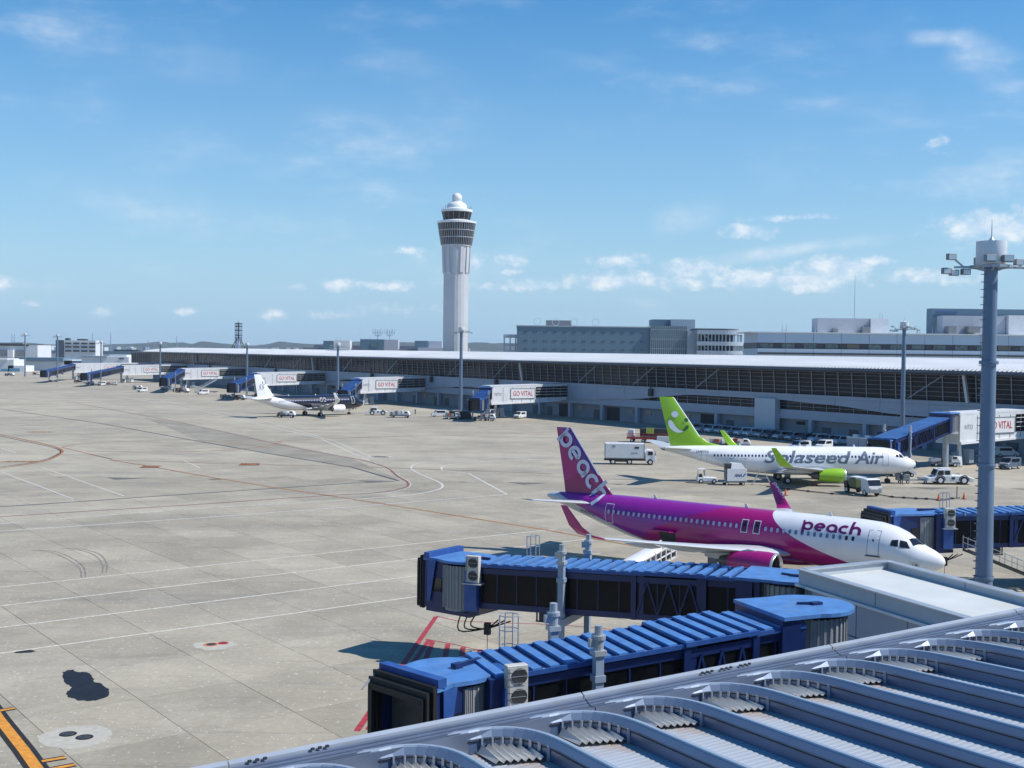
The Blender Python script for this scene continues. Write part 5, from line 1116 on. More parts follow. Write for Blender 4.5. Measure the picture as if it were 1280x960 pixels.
for k in range(48):
    for f in (0, 1, 2):
        if rr.random() < .6:
            a0_, a1_ = 2 * pi * k / 48, 2 * pi * (k + 1) / 48; z0_ = tz(306.5) + (tz(280) - tz(306.5)) * (f + .12) / 3.0; z1_ = z0_ + 2.4; r0_ = 6.62 + .5 * f; r1_ = r0_ + .42
            MB().add([(r0_ * cos(a0_), r0_ * sin(a0_), z0_), (r0_ * cos(a1_), r0_ * sin(a1_), z0_), (r1_ * cos(a1_), r1_ * sin(a1_), z1_), (r1_ * cos(a0_), r1_ * sin(a0_), z1_)], [(0, 1, 2, 3)]).build('window', DGLASS, ct)
MB().lathe([(8.0, tz(280)), (8.35, tz(279.5)), (8.35, tz(277.6)), (6.9, tz(276.6)), (5.6, tz(275.5)), (5.4, tz(275))], n=32).build('gallery', WHITE, ct, smooth=True)
MB().lathe([(5.55, tz(275.5)), (6.35, tz(265.6))], n=24).build('cab_glazing', mat('dark_cab_glass', (.015, .02, .03), .08, var=.2), ct)
for k in range(16): a_ = 2 * pi * k / 16; MB().bar((5.6 * cos(a_), 5.6 * sin(a_), tz(275.5)), (6.38 * cos(a_), 6.38 * sin(a_), tz(265.6)), .16).build('cab_mullion', GREY, ct)
MB().lathe([(6.2, tz(265.8)), (6.7, tz(265.3)), (6.7, tz(262.6)), (5.2, tz(261.5)), (4.3, tz(260.5)), (4.2, tz(257)), (3.6, tz(254.5)), (2.2, tz(252.5)), (2.2, tz(251.5)), (.1, tz(251.5))], n=32).build('cab_roof', WHITE, ct, smooth=True)
mb = MB()
for k in range(1, 12): t_ = pi * k / 12; mb.v = mb.v
rc = 2.15; prof_ = [(rc * sin(pi * k / 14) + .001, -rc * cos(pi * k / 14)) for k in range(15)]; MB().lathe(prof_, (0, 0, tz(247.6)), n=24).build('radome', WHITE, ct, smooth=True)
for a_ in (2.6, 3.7, 5.8, .4): MB().tube((6.3 * cos(a_), 6.3 * sin(a_), tz(262.5)), (6.3 * cos(a_), 6.3 * sin(a_), tz(258)), .12, n=6).build('antenna', GREY, ct)
# ------------------------------------------------------------------ buildings behind the concourse
BG1 = mat('blue_grey_building_panels', (.115, .195, .26), .55, var=.05, scale=.05); BG2 = mat('pale_blue_building_panels', (.36, .42, .48), .5, var=.05, scale=.05); CONCB = mat('pale_concrete_deck', (.33, .39, .46), .6, var=.08, scale=.1)
GRNG = mat('green_tinted_glass', (.10, .19, .21), .15, var=.3, scale=.2)
def span(px0, px1, D): return at(px0, 440, D).x, at(px1, 440, D).x
def zz(px, py, D): return at(px, py, D).z
D = 560.0
x0_, x1_ = span(646, 813, D); zt_ = zz(730, 408.5, D)
pk = thing('parking_building', 'long blue grey parking building with rows of tiny square windows behind the concourse', 'building', ((x0_ + x1_) / 2, D, 0))
cxp = (x0_ + x1_) / 2; hw = (x1_ - x0_) / 2
MB().box((0, 15, zt_ / 2), (2 * hw, 30, zt_)).build('wall', BG1, pk); MB().box((0, 15, zt_ + .15), (2 * hw + .6, 30.6, .5)).build('roof_edge', BG2, pk)
mb = MB()
for row in (415.5, 426.5, 437):
    for k in range(13):
        for d in (-.55, .55): mb.box((-hw + 4 + k * (2 * hw - 8) / 12 + d, -.06, zz(730, row, D)), (.42, .16, .5))
tag(mb.build('small_window', DARK, pk), kind='stuff')
MB().box((-hw + (700 - 647) / 167 * 2 * hw, 12, zt_ + 1.6), (12, 8, 3.0)).build('plant_room', GREY, pk)
for px in (672, 695, 718, 745):   # round dishes on the roof
    X = at(px, 404, D).x - cxp; MB().lathe([(1.55, -.1), (1.75, -.1), (1.75, .1), (1.55, .1), (1.55, -.1)], (X, 3, zt_ + 2.2), 'y', 18).build('dish_ring', PANELW, pk); MB().tube((X, 3, zt_), (X, 3, zt_ + .6), .12, n=6).build('dish_post', GREY, pk)
xg0, xg1 = at(813, 440, D).x - cxp, at(858, 440, D).x - cxp
zg = zz(835, 407.5, D)
MB().box(((xg0 + xg1) / 2, 12, zg / 2), (xg1 - xg0, 26, zg)).build('glass_stair_hall', GRNG, pk)
mb = MB()
for k in range(19): mb.box((xg0 + (xg1 - xg0) * k / 18, -1.15, zg / 2), (.28, .4, zg))
tag(mb.build('glass_fin', BG2, pk), kind='stuff')
for py in (412, 424, 436): MB().box(((xg0 + xg1) / 2, -1.1, zz(835, py, D)), (xg1 - xg0, .3, .35)).build('transom', BG2, pk)
xs0, xs1 = at(819, 400, D).x - cxp, at(871, 400, D).x - cxp; zs = zz(845, 398.7, D)
MB().box(((xs0 + xs1) / 2 - 3, 18, zs / 2), ((xs1 - xs0) - 6, 14, zs)).build('stair_tower', BG1, pk); MB().box((xs1 - 5.6, 16, zs / 2), (11.5, 20, zs)).build('stair_tower', BG2, pk)
MB().box((at(865, 430, D).x - cxp, 1, zz(865, 414, D) / 2), (5.6, 12, zz(865, 414, D))).build('stair_flank', BG2, pk)
# side deck on the left of it
for k, (a_, b_) in enumerate(((418, 421.5), (429, 432))):
    MB().box((-hw - 3.2, 12, (zz(640, a_, D) + zz(640, b_, D)) / 2), (6.4, 22, zz(640, a_, D) - zz(640, b_, D))).build('parking_deck', CONCB, pk)
MB().box((-hw - 3.2, 12, zz(640, 438, D) / 2), (6.4, 22, zz(640, 438, D))).build('parking_deck', BG2, pk)
for x in (-6, -3.2, -.6): MB().box((-hw + x, 2, zz(640, 421, D) / 2), (.6, .6, zz(640, 421, D))).build('deck_column', BG2, pk)
# open car park with rounded decks
D2 = 548.0; xa, xb = span(871, 934, D2); cp_ = thing('car_park', 'open sided car park with pale rounded decks, right of the long blue grey building', 'car park', (xa, D2, 0))
wd = xb - xa
def stadium(y0_, z0_, z1_, g=0):
    pts = [(0, 0 - g), (wd * .55, 0 - g)] + [(wd * .55 + (wd * .45 + g) * sin(t_), 12 - (12 + g) * cos(t_)) for t_ in [pi / 2 * k / 10 for k in range(1, 11)]] + [(wd + g, 34), (0, 34)]
    return MB().prism(pts, lambda u, v, q: (u, v, z0_ + q), z1_ - z0_)
for a_, b_ in ((412.5, 418), (427, 432), (438.5, 443)): stadium(0, zz(900, b_, D2), zz(900, a_, D2)).build('parking_deck', CONCB, cp_)
stadium(0, zz(900, 411.5, D2), zz(900, 410.5, D2), -2).build('roof_slab', GREY, cp_)
for a_, b_ in ((418, 427), (432, 438.5), (443, 452)):
    for k in range(9):
        x = wd * .02 + k * wd * .07; MB().box((x, 1.2, (zz(900, a_, D2) + zz(900, b_, D2)) / 2), (.55, .6, zz(900, a_, D2) - zz(900, b_, D2))).build('deck_column', CONCB, cp_)
    for k in range(6):
        t_ = pi / 2 * (k + 1) / 6; MB().box((wd * .55 + wd * .42 * sin(t_), 12 - 11 * cos(t_), (zz(900, a_, D2) + zz(900, b_, D2)) / 2), (.55, .6, zz(900, a_, D2) - zz(900, b_, D2))).build('deck_column', CONCB, cp_)
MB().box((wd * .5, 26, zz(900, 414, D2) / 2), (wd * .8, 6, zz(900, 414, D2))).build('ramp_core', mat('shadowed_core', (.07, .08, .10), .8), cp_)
MB().bar((2, .6, zz(875, 416, D2)), (9, 3, zz(890, 430, D2)), .9, .25).bar((2, .6, zz(875, 430, D2)), (9, 3, zz(890, 444, D2)), .9, .25).build('ramp', CONCB, cp_)
# office building on the right
D3 = 400.0; xa, xb = at(947, 440, D3).x, at(1330, 440, D3).x
of = thing('office_building', 'wide pale blue office building with a band of windows and rooftop blocks, behind the concourse', 'building', (xa, D3, 0), radians(0))
Wd = xb - xa; ztp = zz(1100, 417.3, D3); zb1, zb2 = zz(1100, 430, D3), zz(1100, 437.3, D3)
OFP = mat('pale_blue_office_panels', (.47, .57, .68), .5, var=.05, scale=.1)
n = 11
for k in range(n):
    x = Wd * k / n
    MB().box((x + Wd / n / 2, 12, (ztp + zb1) / 2), (Wd / n - .12, 24, ztp - zb1)).build('wall_panel', OFP, of)
    MB().box((x + Wd / n / 2, 12, zb2 / 2 + 6), (Wd / n - .12, 24, zb2 - 12)).build('wall_panel', OFP, of)
MB().box((Wd / 2, 13, (zb1 + zb2) / 2), (Wd, 23, zb1 - zb2)).build('recess', mat('recess_grey', (.10, .11, .13), .6), of)
MB().box((Wd / 2, 12, ztp + .1), (Wd + 5, 25, .35)).build('roof_edge', PANELW, of)
MB().box((Wd / 2, -.2, zz(1100, 443, D3)), (Wd, .8, .5)).build('dark_ledge', DARK, of)
rr = random.Random(12); x = 1.0; k = 0
PLUM = mat('plum_window', (.055, .05, .08), .2, var=.2); GRG = mat('green_grey_window', (.16, .21, .21), .2, var=.5, scale=.8); BRW = mat('brown_blind_window', (.20, .17, .13), .4)
while x < Wd - 3:
    w_ = (4.6 if k % 2 == 0 else 2.7); MB().box((x + w_ / 2, 1.35, (zb1 + zb2) / 2), (w_ - .35, .2, zb1 - zb2 - .35)).build('window', (GRG if k % 14 != 8 else BRW) if k % 2 == 0 else PLUM, of); x += w_; k += 1
def roofblock(p0, p1, py, dep, y0_, m1, nm='roof_block'):
    a_, b_ = at(p0, 440, D3).x - xa, at(p1, 440, D3).x - xa; z1_ = zz((p0 + p1) / 2, py, D3 + y0_); return MB().box(((a_ + b_) / 2, y0_ + dep / 2, (ztp + z1_) / 2), (b_ - a_, dep, z1_ - ztp)).build(nm, m1, of)
roofblock(1029, 1095, 398, 8, 8, mat('pale_lilac_block', (.46, .48, .53), .5, var=.05)); roofblock(1095.5, 1118, 398.3, 9, 7, WHITE)
roofblock(1183, 1330, 386.6, 4, 16, BG1, 'sign_wall'); roofblock(1190, 1270, 395, 6, 9, MATS['pale_lilac_block']); roofblock(1271, 1330, 394.5, 8, 7, WHITE)
for p0, p1, a_, b_ in ((1084, 1094, 408, 417), (1047, 1053, 411, 417), (1192, 1202, 406, 416), (1217, 1232, 406, 414)):
    X0, X1 = at(p0, 440, D3).x - xa, at(p1, 440, D3).x - xa; MB().box(((X0 + X1) / 2, 6.9, (zz(1100, a_, D3) + zz(1100, b_, D3)) / 2), (X1 - X0, 2.0 if p0 < 1100 else 4.0, zz(1100, a_, D3) - zz(1100, b_, D3))).build('roof_door', GREY, of)
X0, X1 = at(1191, 440, D3).x - xa, at(1217, 440, D3).x - xa; MB().box(((X0 + X1) / 2, 15.9, zz(1200, 390.3, D3 + 16)), (X1 - X0, .2, .5)).build('blue_sign_strip', mat('blue_sign_paint', (.06, .13, .32), .5), of)
def whip(px, py, Dd, h, nm='antenna'):
    p = at(px, py, Dd); MB().tube((p.x - xa, Dd - D3, ztp), (p.x - xa, Dd - D3, p.z), .16, .05, n=6).build(nm, STEEL, of)
whip(1069, 343, D3 + 12, 1, 'tall_whip_antenna')
for px in (978, 983, 1019, 1025): whip(px, 405, D3 + 4, 1)
for px, py in ((1100, 391), (1103, 392), (1166, 408), (1170, 407.5), (1146, 407), (1150, 408), (1147, 412)): whip(px, py, D3 + 10, 1)
for px in (980.5, 1022): X = at(px, 411, D3 + 4).x - xa; MB().bar((X - 1.2, 4, zz(px, 412, D3)), (X + 1.2, 4, zz(px, 412, D3)), .12).build('antenna_bar', STEEL, of)
# terminal blocks behind the concourse at the centre left
D4 = 640.0; tb = thing('terminal_block', 'dark blue grey terminal roof with small plant rooms, left of the control tower', 'building', (at(350, 440, D4).x, D4, 0))
bx = tb.location.x
def blk(px0, px1, pyt, dep, y0_, m_, nm): a_, b_ = at(px0, 440, D4).x - bx, at(px1, 440, D4).x - bx; z1_ = zz((px0 + px1) / 2, pyt, D4); MB().box(((a_ + b_) / 2, y0_ + dep / 2, z1_ / 2), (b_ - a_, dep, z1_)).build(nm, m_, tb); return (a_ + b_) / 2, z1_
LIL = mat('lilac_grey_roof', (.20, .21, .26), .5, var=.06, scale=.05)
blk(376, 560, 435.5, 30, 6, LIL, 'main_block'); blk(386, 556, 432, 20, 16, LIL, 'upper_roof'); blk(404, 416, 426, 8, 0, BG1, 'plant_room'); blk(416.5, 437, 425.5, 8, 1, WHITE, 'plant_room')
a_, z_ = blk(450, 479, 424, 8, 1, BG1, 'plant_room'); blk(479.5, 497, 424.5, 8, 2, MATS['pale_lilac_block'], 'plant_room'); blk(518, 534.5, 426, 8, 1, BG1, 'plant_room'); blk(535, 552, 426.5, 10, 3, MATS['pale_lilac_block'], 'plant_room'); blk(523, 587, 435, 10, -4, MATS['pale_lilac_block'], 'low_block')
MB().box((a_ + 1.5, .9, z_ - 3.2), (4, .3, 2.4)).build('green_window', GRNG, tb)
for px in (471, 486):         # candelabra antennas
    X = at(px, 440, D4).x - bx; zb = zz(px, 424, D4); mb = MB(); mb.tube((X, 4, zb), (X, 4, zb + 5), .2, n=6)
    for k in range(6):
        t_ = 2 * pi * k / 6; e = Vector((X + 2.7 * cos(t_), 4 + 2.7 * sin(t_), zb + 3.4)); mb.path([Vector((X, 4, zb + 1.6)), (Vector((X, 4, zb + 1.8)) + e) / 2 + Vector((0, 0, -.5)), e, e + Vector((0, 0, 2.2))], .11, 5)
    mb.path([Vector((X + 2.7 * cos(2 * pi * k / 12), 4 + 2.7 * sin(2 * pi * k / 12), zb + 3.6)) for k in range(13)], .07, 4); mb.build('antenna_cluster', GREYB, tb)
for px in (418, 420, 424, 449, 455, 461): X = at(px, 440, D4).x - bx; MB().tube((X, 4, 20), (X, 4, zz(px, 421.5, D4)), .08, n=5).build('roof_antenna', STEEL, tb)
for px in (341, 345, 350, 354, 359, 364, 369): MB().box((at(px, 440, D4).x - bx, 3, zz(px, 436, D4) - .4), (1.8, 2, 2.0)).build('roof_fan', PANELW if px % 2 else GREYB, tb)
# lattice radio tower
D5 = 650.0; p = at(298, 440, D5); lt = thing('radio_tower', 'dark lattice radio tower on splayed legs with round platforms', 'radio tower', (p.x, D5, 0))
za, zb_, zc_ = zz(298, 436, D5), zz(298, 424, D5), zz(298, 404, D5)
for sx in (-1, 1):
    for sy in (-1, 1): MB().bar((sx * 3.9, sy * 3.9, za - 2), (sx * 1.0, sy * 1.0, zb_), .35).build('leg', DARK, lt); MB().bar((sx * 1.2, sy * 1.2, za - 12), (sx * 1.5, sy * 1.5, zc_), .28).build('upright', GREYB, lt)
MB().box((0, 0, (za - 2) / 2), (9, 9, za - 2)).build('base_block', LIL, lt)
for py in (423, 419.5, 413.5, 408.5, 405): MB().lathe([(.3, 0), (2.1, 0), (2.1, .5), (.3, .5)], (0, 0, zz(298, py, D5)), n=14).build('platform', DARK, lt)
MB().tube((0, 0, za), (0, 0, zc_ + .5), .5, n=8).build('core', GREYB, lt); MB().tube((0, 0, zc_), (0, 0, zz(298, 400, D5)), .12, n=5).build('rod', STEEL, lt)
# buildings far left
def building(name, label, cat, D, boxes, rz=0):
    bxp = at(boxes[0][0], 440, D).x; o = thing(name, label, cat, (bxp, D, 0), rz)
    for (p0, p1, pt, pb, dep, yo, m_, nm) in boxes:
        a_, b_ = at(p0, 440, D).x - bxp, at(p1, 440, D).x - bxp; z1_ = zz((p0 + p1) / 2, pt, D); z0_ = max(0, zz((p0 + p1) / 2, pb, D)) if pb else 0
        MB().box(((a_ + b_) / 2, yo + dep / 2, (z0_ + z1_) / 2), (b_ - a_, dep, z1_ - z0_)).build(nm, m_, o)
    return o
PALEB = mat('pale_building_white', (.60, .63, .66), .55, var=.05, scale=.1)
o = building('hotel_building', 'pale block building with four bays of curved dark openings, behind the second mast', 'building', 1150, [(80, 119.5, 425.5, 0, 20, 0, PALEB, 'wall'), (70, 79.5, 425, 0, 20, -1, mat('dark_blue_wall', (.06, .08, .12), .5), 'dark_wing'), (95, 106, 423.6, 426, 6, 3, DARK, 'roof_plant'), (80, 84, 422.5, 426, 6, 3, DARK, 'roof_plant')])
for r_2 in (429.3, 433.8, 438.8):
    for k in range(4): MB().box((at(80, 440, 1150).x - o.location.x + 4 + .0 + at(85 + k * 10, 440, 1150).x - at(80, 440, 1150).x - 3.6, -.4, zz(100, r_2, 1150)), (5.8, 1.0, 1.5)).build('opening', DARK, o)
building('hangar_building', 'low white hangar with blue shutters at the far left edge', 'building', 850, [(-30, 17, 449, 0, 20, 0, PALEB, 'wall'), (-30, 10, 448, 450, 20, -1, WHITE, 'roof'), (2, 10, 461, 466.5, 1, -.6, mat('pale_blue_shutter', (.13, .30, .42), .5), 'shutter'), (12, 25, 460.3, 466.5, 1, -.6, MATS['pale_blue_shutter'], 'shutter'), (10, 30, 457, 0, 18, 0, WHITE, 'wall')])
building('cargo_building', 'wide pale building with flat blue grey roof behind the leftmost masts', 'building', 900, [(30, 90, 449.5, 0, 24, 0, PALEB, 'wall'), (19, 80, 447, 451.5, 30, -2, BG1, 'roof'), (80, 110, 451, 456, 26, 0, BG1, 'roof')])
building('terminal_annex', 'grey white stepped building with roof plant at the far left edge', 'building', 1000, [(-40, 41, 431, 0, 30, 10, PALEB, 'wall'), (-40, 30, 430, 432, 32, 9, DARK, 'roof_plant'), (-40, 26, 437.5, 445, 4, 8, GREY, 'window_band'), (6, 13, 437, 447, 6, 5, WHITE, 'stair_block'), (-40, 20, 428, 430.6, 10, 14, GREY, 'roof_block')])
building('white_warehouse', 'long white warehouse with a dark slit window below the low hills', 'building', 880, [(102, 161, 446, 0, 20, 0, PALEB, 'wall'), (134, 156, 443.5, 0, 18, 4, PALEB, 'wall'), (102, 134, 445, 447, 22, -1, GREYB, 'roof'), (149, 155, 447.5, 449, 1, -.5, DARK, 'window')])
building('ribbed_warehouse', 'dark grey ribbed warehouse beside the left end of the concourse', 'building', 820, [(161, 190, 440, 0, 20, 6, GREY, 'wall')] + [(161 + 2.4 * k, 162 + 2.4 * k, 440.5, 455, .6, 5.4, DARK, 'rib') for k in range(12)])
building('low_terminal', 'low dark roofed terminal wing between the hangars and the hotel', 'building', 1250, [(43, 190, 438.5, 442.5, 40, 0, BG1, 'roof'), (43, 180, 440, 0, 36, 2, PALEB, 'wall'), (70, 77, 441, 444, 10, -2, WHITE, 'block'), (140, 170, 437, 440, 10, 5, DARK, 'roof_plant')])
rr = random.Random(21)
for k in range(16):
    px = rr.choice([rr.uniform(45, 185), rr.uniform(560, 640), rr.uniform(45, 185)]); w_ = rr.uniform(3, 8); h_ = rr.uniform(1, 2.6)
    building('far_building', 'small pale building on the far shore below the hills', 'building', 2600 + 60 * k, [(px, px + w_, 437.5 + .012 * (px - 300) - h_, 0, 30, 0, rr.choice([PALEB, GREYB, BG2]), 'wall')])['group'] = 'far shore buildings'
# thin far chimneys and pylons
for px, t_ in ((115.5, 416), (138.5, 415.5), (15, 417), (18, 417), (221, 420), (185, 425)):
    p = at(px, t_, 2400); o = MB().tube((0, 0, 0), (0, 0, p.z), 1.2, .5, n=6).build('far_pylon', GREYB, None, (p.x, 2400, 0)); tag(o, 'thin grey pylon rising on the far shore', 'pylon', 'far shore pylons')
# hills
def hills(name, D, pts, m_, dep=500):
    mb = MB(); P_ = smooth_pts([Vector((px, py, 0)) for px, py in pts], 8); rg = random.Random(int(D)); ring = []
    for p in P_:
        q = at(p.x, p.y + rg.uniform(-.25, .25), D); ring.append([(q.x, D - 120, -1), (q.x, D - 40, q.z * .6), (q.x, D, q.z), (q.x, D + dep, q.z * .5), (q.x, D + dep * 2, -1)])
    mb.loft(ring, close=False); return tag(mb.build(name, m_, smooth=True), kind='structure')
HILL = mat('wooded_hill', (.02, .045, .05), .9, var=.4, scale=.004)
hills('hills', 6500, [(-300, 433), (-60, 431), (0, 429), (30, 428), (60, 430.5), (110, 431), (150, 430), (178, 429), (200, 427), (213, 428.5), (228, 428), (240, 430), (250, 427), (262, 427.5), (285, 430), (310, 432), (335, 430), (350, 427), (372, 429), (400, 430), (440, 427), (470, 428), (520, 428), (560, 430), (596, 428), (618, 429), (640, 429), (700, 432), (800, 434), (930, 431), (945, 431), (1100, 437), (1400, 440), (1700, 443)], HILL)
hills('far_shore', 5200, [(-300, 434), (0, 433.5), (100, 433), (200, 434.5), (300, 435.5), (500, 437), (640, 438), (900, 441), (1300, 446)], mat('far_shore_land', (.07, .10, .08), .9, var=.4, scale=.01), 200)
# ------------------------------------------------------------------ vehicles and ground equipment
def wheel(parent, x, y, r, w=.22, name='wheel', m_=TYRE):
    o = MB().lathe([(.01, -w / 2), (r, -w / 2), (r, w / 2), (.01, w / 2)], (x, y, r), 'y', 14).build(name, m_, parent)
    s = 1 if y > 0 else -1; MB().lathe([(.01, s * (w / 2 + .012)), (r * .5, s * (w / 2 + .01)), (r * .55, s * w / 2)], (x, y, r), 'y', 10).build('rim', WHITE, o); return o
def profile_body(pts, hw, m_, parent, name='body', chamf=.06, y0_=0):
    return MB().prism(pts, lambda u, v, q: (u, y0_ - hw + q, v), hw * 2).build(name, m_, parent, bevel=chamf)
def on_ground(p, z=0): return (p.x, p.y, z)
def yaw(p, q): return atan2(q.y - p.y, q.x - p.x)
VANM = [mat('silver_van_paint', (.45, .48, .52), .3, .2, coat=.4), mat('white_van_paint', (.72, .74, .76), .3, coat=.4), mat('blue_van_paint', (.10, .14, .20), .3, coat=.4)]
def make_van(m_, label, loc, rz, L_=4.6, h=1.95, group='vans parked in a row under the concourse', name='parked_van', cat='van'):
    v = thing(name, label, cat, loc, rz, group)       # local +x: front
    profile_body([(-L_ / 2, .35), (-L_ / 2, h * .92), (-L_ / 2 + .25, h), (L_ / 2 - 1.5, h), (L_ / 2 - .85, h * .62), (L_ / 2 - .12, h * .50), (L_ / 2, .42), (L_ / 2 - .05, .3)], .86, m_, v)
    MB().hexa([(L_ / 2 - 1.40, -.74, h * .94), (L_ / 2 - .84, -.78, h * .63), (L_ / 2 - .84, .78, h * .63), (L_ / 2 - 1.40, .74, h * .94)], [(L_ / 2 - 1.37, -.72, h * .97), (L_ / 2 - .79, -.76, h * .66), (L_ / 2 - .79, .76, h * .66), (L_ / 2 - 1.37, .72, h * .97)]).build('windshield', DGLASS, v)
    for s in (1, -1):
        MB().box((-.35, s * .865, h * .76), (L_ - 2.2, .03, h * .26)).build('side_window', DGLASS, v); MB().box((L_ / 2 - .03, s * .62, h * .36), (.08, .3, .18)).build('headlight', ALU, v)
        for x in (L_ / 2 - .85, -L_ / 2 + .85): wheel(v, x, s * .78, .32, .2)
    MB().box((L_ / 2 - .0, 0, h * .26), (.1, 1.3, .22)).build('grille', DARK, v)
    MB().box((-L_ / 2 - .01, 0, h * .74), (.04, 1.4, h * .26)).build('rear_window', DGLASS, v)
    return v
vrz = atan2(PN.y, PN.x)
v0 = v1 = None
NV = 17; tt0, tt1 = -32.0, -84.0
proto_v = {}
ordn = ['leftmost', 'second', 'third', 'fourth', 'fifth', 'sixth', 'seventh', 'eighth', 'ninth', 'tenth', 'eleventh', 'twelfth', 'thirteenth', 'fourteenth', 'fifteenth', 'sixteenth', 'rightmost']
for k in range(NV):
    t = tt0 + (tt1 - tt0) * k / (NV - 1) + random.uniform(-.25, .25); c_ = [0, 1, 0, 0, 1, 0, 0, 1, 1, 0, 2, 0, 0, 2, 1, 0, 1][k]; p = pw(t, 7.6 + random.uniform(-.3, .3))
    lb = ('%s %s van of the row parked under the concourse' % (ordn[k], ['silver', 'white', 'dark blue'][c_])) if k in (0, 16) else '%s van from the left, %s, in the row parked under the concourse' % (ordn[k], ['silver', 'white', 'dark blue'][c_])
    if c_ not in proto_v: proto_v[c_] = make_van(VANM[c_], lb, on_ground(p), vrz)
    else: copy_thing(proto_v[c_], on_ground(p), vrz + random.uniform(-.04, .04), lb)
for (px, py, c_, lb, dr) in ((1000, 563, 1, 'white van half hidden behind the white airliner, left of the pair', 0), (1030, 562, 1, 'white van half hidden behind the white airliner, right of the pair', .3), (549, 521, 1, 'white van beside the mast in front of the control tower', -.4), (178, 490, 1, 'white van in front of the far gates, nearest the mast at the concourse end', .6), (254, 493, 1, 'small white van by the foot of the far stairs', .2), (127, 482, 1, 'small white van at the far left walkway legs', .2), (1257, 571, 1, 'white van parked in the shade at the right edge', 2.6), (1262, 586, 2, 'small dark car at the right edge of the apron', .1), (612, 520, 0, 'silver van in the shade right of the folded boarding bridge', .5), (650, 523, 1, 'white van in the shade below the GO VITAL walkway', .5), (845, 523, 1, 'pale van behind the lime fin, parked at the concourse wall', 1.2)):
    p = gp(px, py); copy_thing(proto_v[c_], on_ground(p), vrz + dr, lb).pop('group', None)
# catering lorry left of the white airliner
def box_truck(label, p, rz, L_=8.4, bz=3.6, bm_=PANELW, cabm=WHITE):
    v = thing('box_truck', label, 'truck', on_ground(p), rz); bx_ = MB().box((-1.0, 0, 2.3), (6.6, 2.45, 2.55)).build('cargo_box', bm_, v, bevel=.04)
    for s in (1, -1):
        MB().box((-1.0, s * 1.235, 1.1), (6.6, .03, .12)).build('box_sill', GREY, bx_); MB().box((1.0, s * 1.24, 2.9), (.75, .02, .35)).build('hatch', DARK, bx_); MB().box((-2.9, s * 1.24, 3.1), (.6, .02, .3)).build('small_mark', GREYB, bx_); MB().box((.6, s * 1.24, 2.0), (1.1, .02, .14)).build('small_mark', GREY, bx_)
        for x in (-4.28, 2.28): MB().box((x, s * 1.2, 2.3), (.08, .1, 2.56)).build('corner_post', GREY, bx_)
        for x in (-3.0, -.2, 3.3): wheel(v, x, s * 1.05, .48, .3)
        MB().box((-1.6, s * .95, .72), (2.2, .3, .5)).build('side_gear', DARK, v)
    MB().box((-.4, 0, .8), (8, .9, .35)).build('chassis', DARK, v)
    profile_body([(2.5, .55), (2.5, 2.3), (2.8, 2.55), (3.7, 2.5), (4.25, 1.6), (4.3, .55)], 1.12, cabm, v, 'cab')
    MB().hexa([(3.78, -1.0, 2.36), (4.22, -1.0, 1.66), (4.22, 1.0, 1.66), (3.78, 1.0, 2.36)], [(3.84, -.98, 2.40), (4.27, -.98, 1.70), (4.27, .98, 1.70), (3.84, .98, 2.40)]).build('windshield', DGLASS, v)
    for s in (1, -1): MB().box((3.3, s * 1.13, 1.95), (.8, .03, .6)).build('side_window', DGLASS, v); MB().tube((4.1, s * 1.25, 1.6), (4.1, s * 1.25, 2.2), .07, n=6).build('mirror', DARK, v)
    return v
a_, b_ = gp(753, 580.5), gp(824, 581.5); box_truck('white box truck standing left of the lime green tail fin', (a_ + b_) / 2 + Vector((0, 1.2, 0)), yaw(a_, b_))
# red loader with dark container behind the lime fin
p = gp(812, 553); ld = thing('container_loader', 'red cargo loader with a dark long container behind the lime fin', 'loader', on_ground(p), radians(-14))
MB().box((0, 0, .9), (9.5, 2.6, .35)).build('bed', RED, ld); MB().box((1.5, .3, 2.1), (7.0, 2.2, 1.7)).build('container', DARK, ld)
mb = MB()
for k in range(9): mb.box((-4.6 + k * 1.15, -1.35, 1.45), (.08, .08, .9))
mb.bar((-4.7, -1.35, 1.9), (4.7, -1.35, 1.9), .09).bar((-4.7, -1.35, 1.5), (4.7, -1.35, 1.5), .07).build('railing', RED, ld)
MB().box((-3.9, 0, 1.9), (1.2, 1.6, 1.5)).build('driver_cab', PANELW, ld); MB().box((.2, -1.2, 2.5), (1.6, .2, 1.3)).build('yellow_screen', mat('yellow_green_screen', (.45, .5, .08), .5), ld)
MB().box((3.4, -1.6, .95), (3.2, 1.4, 1.1)).build('white_tug', WHITE, ld)
for x in (-3.6, -1.2, 1.2, 3.6):
    for s in (-1.1, 1.1): wheel(ld, x, s, .4)
# airline tug with container dolly
def tow_tractor(label, p, rz, m_=WHITE, cab_=True, sc=1.0):
    v = thing('tow_tractor', label, 'tractor', on_ground(p), rz)
    profile_body([(-1.5, .3), (-1.5, .85), (-.3, .9), (1.35, .82), (1.5, .4), (1.4, .3)], .72, m_, v)
    for s in (1, -1):
        for x in (-.95, .95): wheel(v, x, s * .62, .33, .22)
        MB().bar((-1.35, s * .62, .85), (-1.2, s * .58, 2.0), .07).bar((-.3, s * .62, .88), (-.45, s * .58, 2.0), .07).build('cab_post', m_, v)
    MB().box((-.82, 0, 2.03), (1.05, 1.3, .08)).build('cab_roof', m_, v); MB().box((-1.0, 0, 1.05), (.5, 1.0, .5)).build('seat', DARK, v); MB().box((-.35, 0, 1.5), (.03, 1.1, .8)).build('windscreen', DGLASS2, v); MB().box((1.3, 0, .62), (.3, 1.0, .2)).build('grille', DARK, v)
    return v
tow_tractor('small white open tow tractor in front of the container with ANA lettering', (gp(871, 604.5) + gp(898, 604.5)) / 2 + Vector((0, .7, 0)), radians(0))
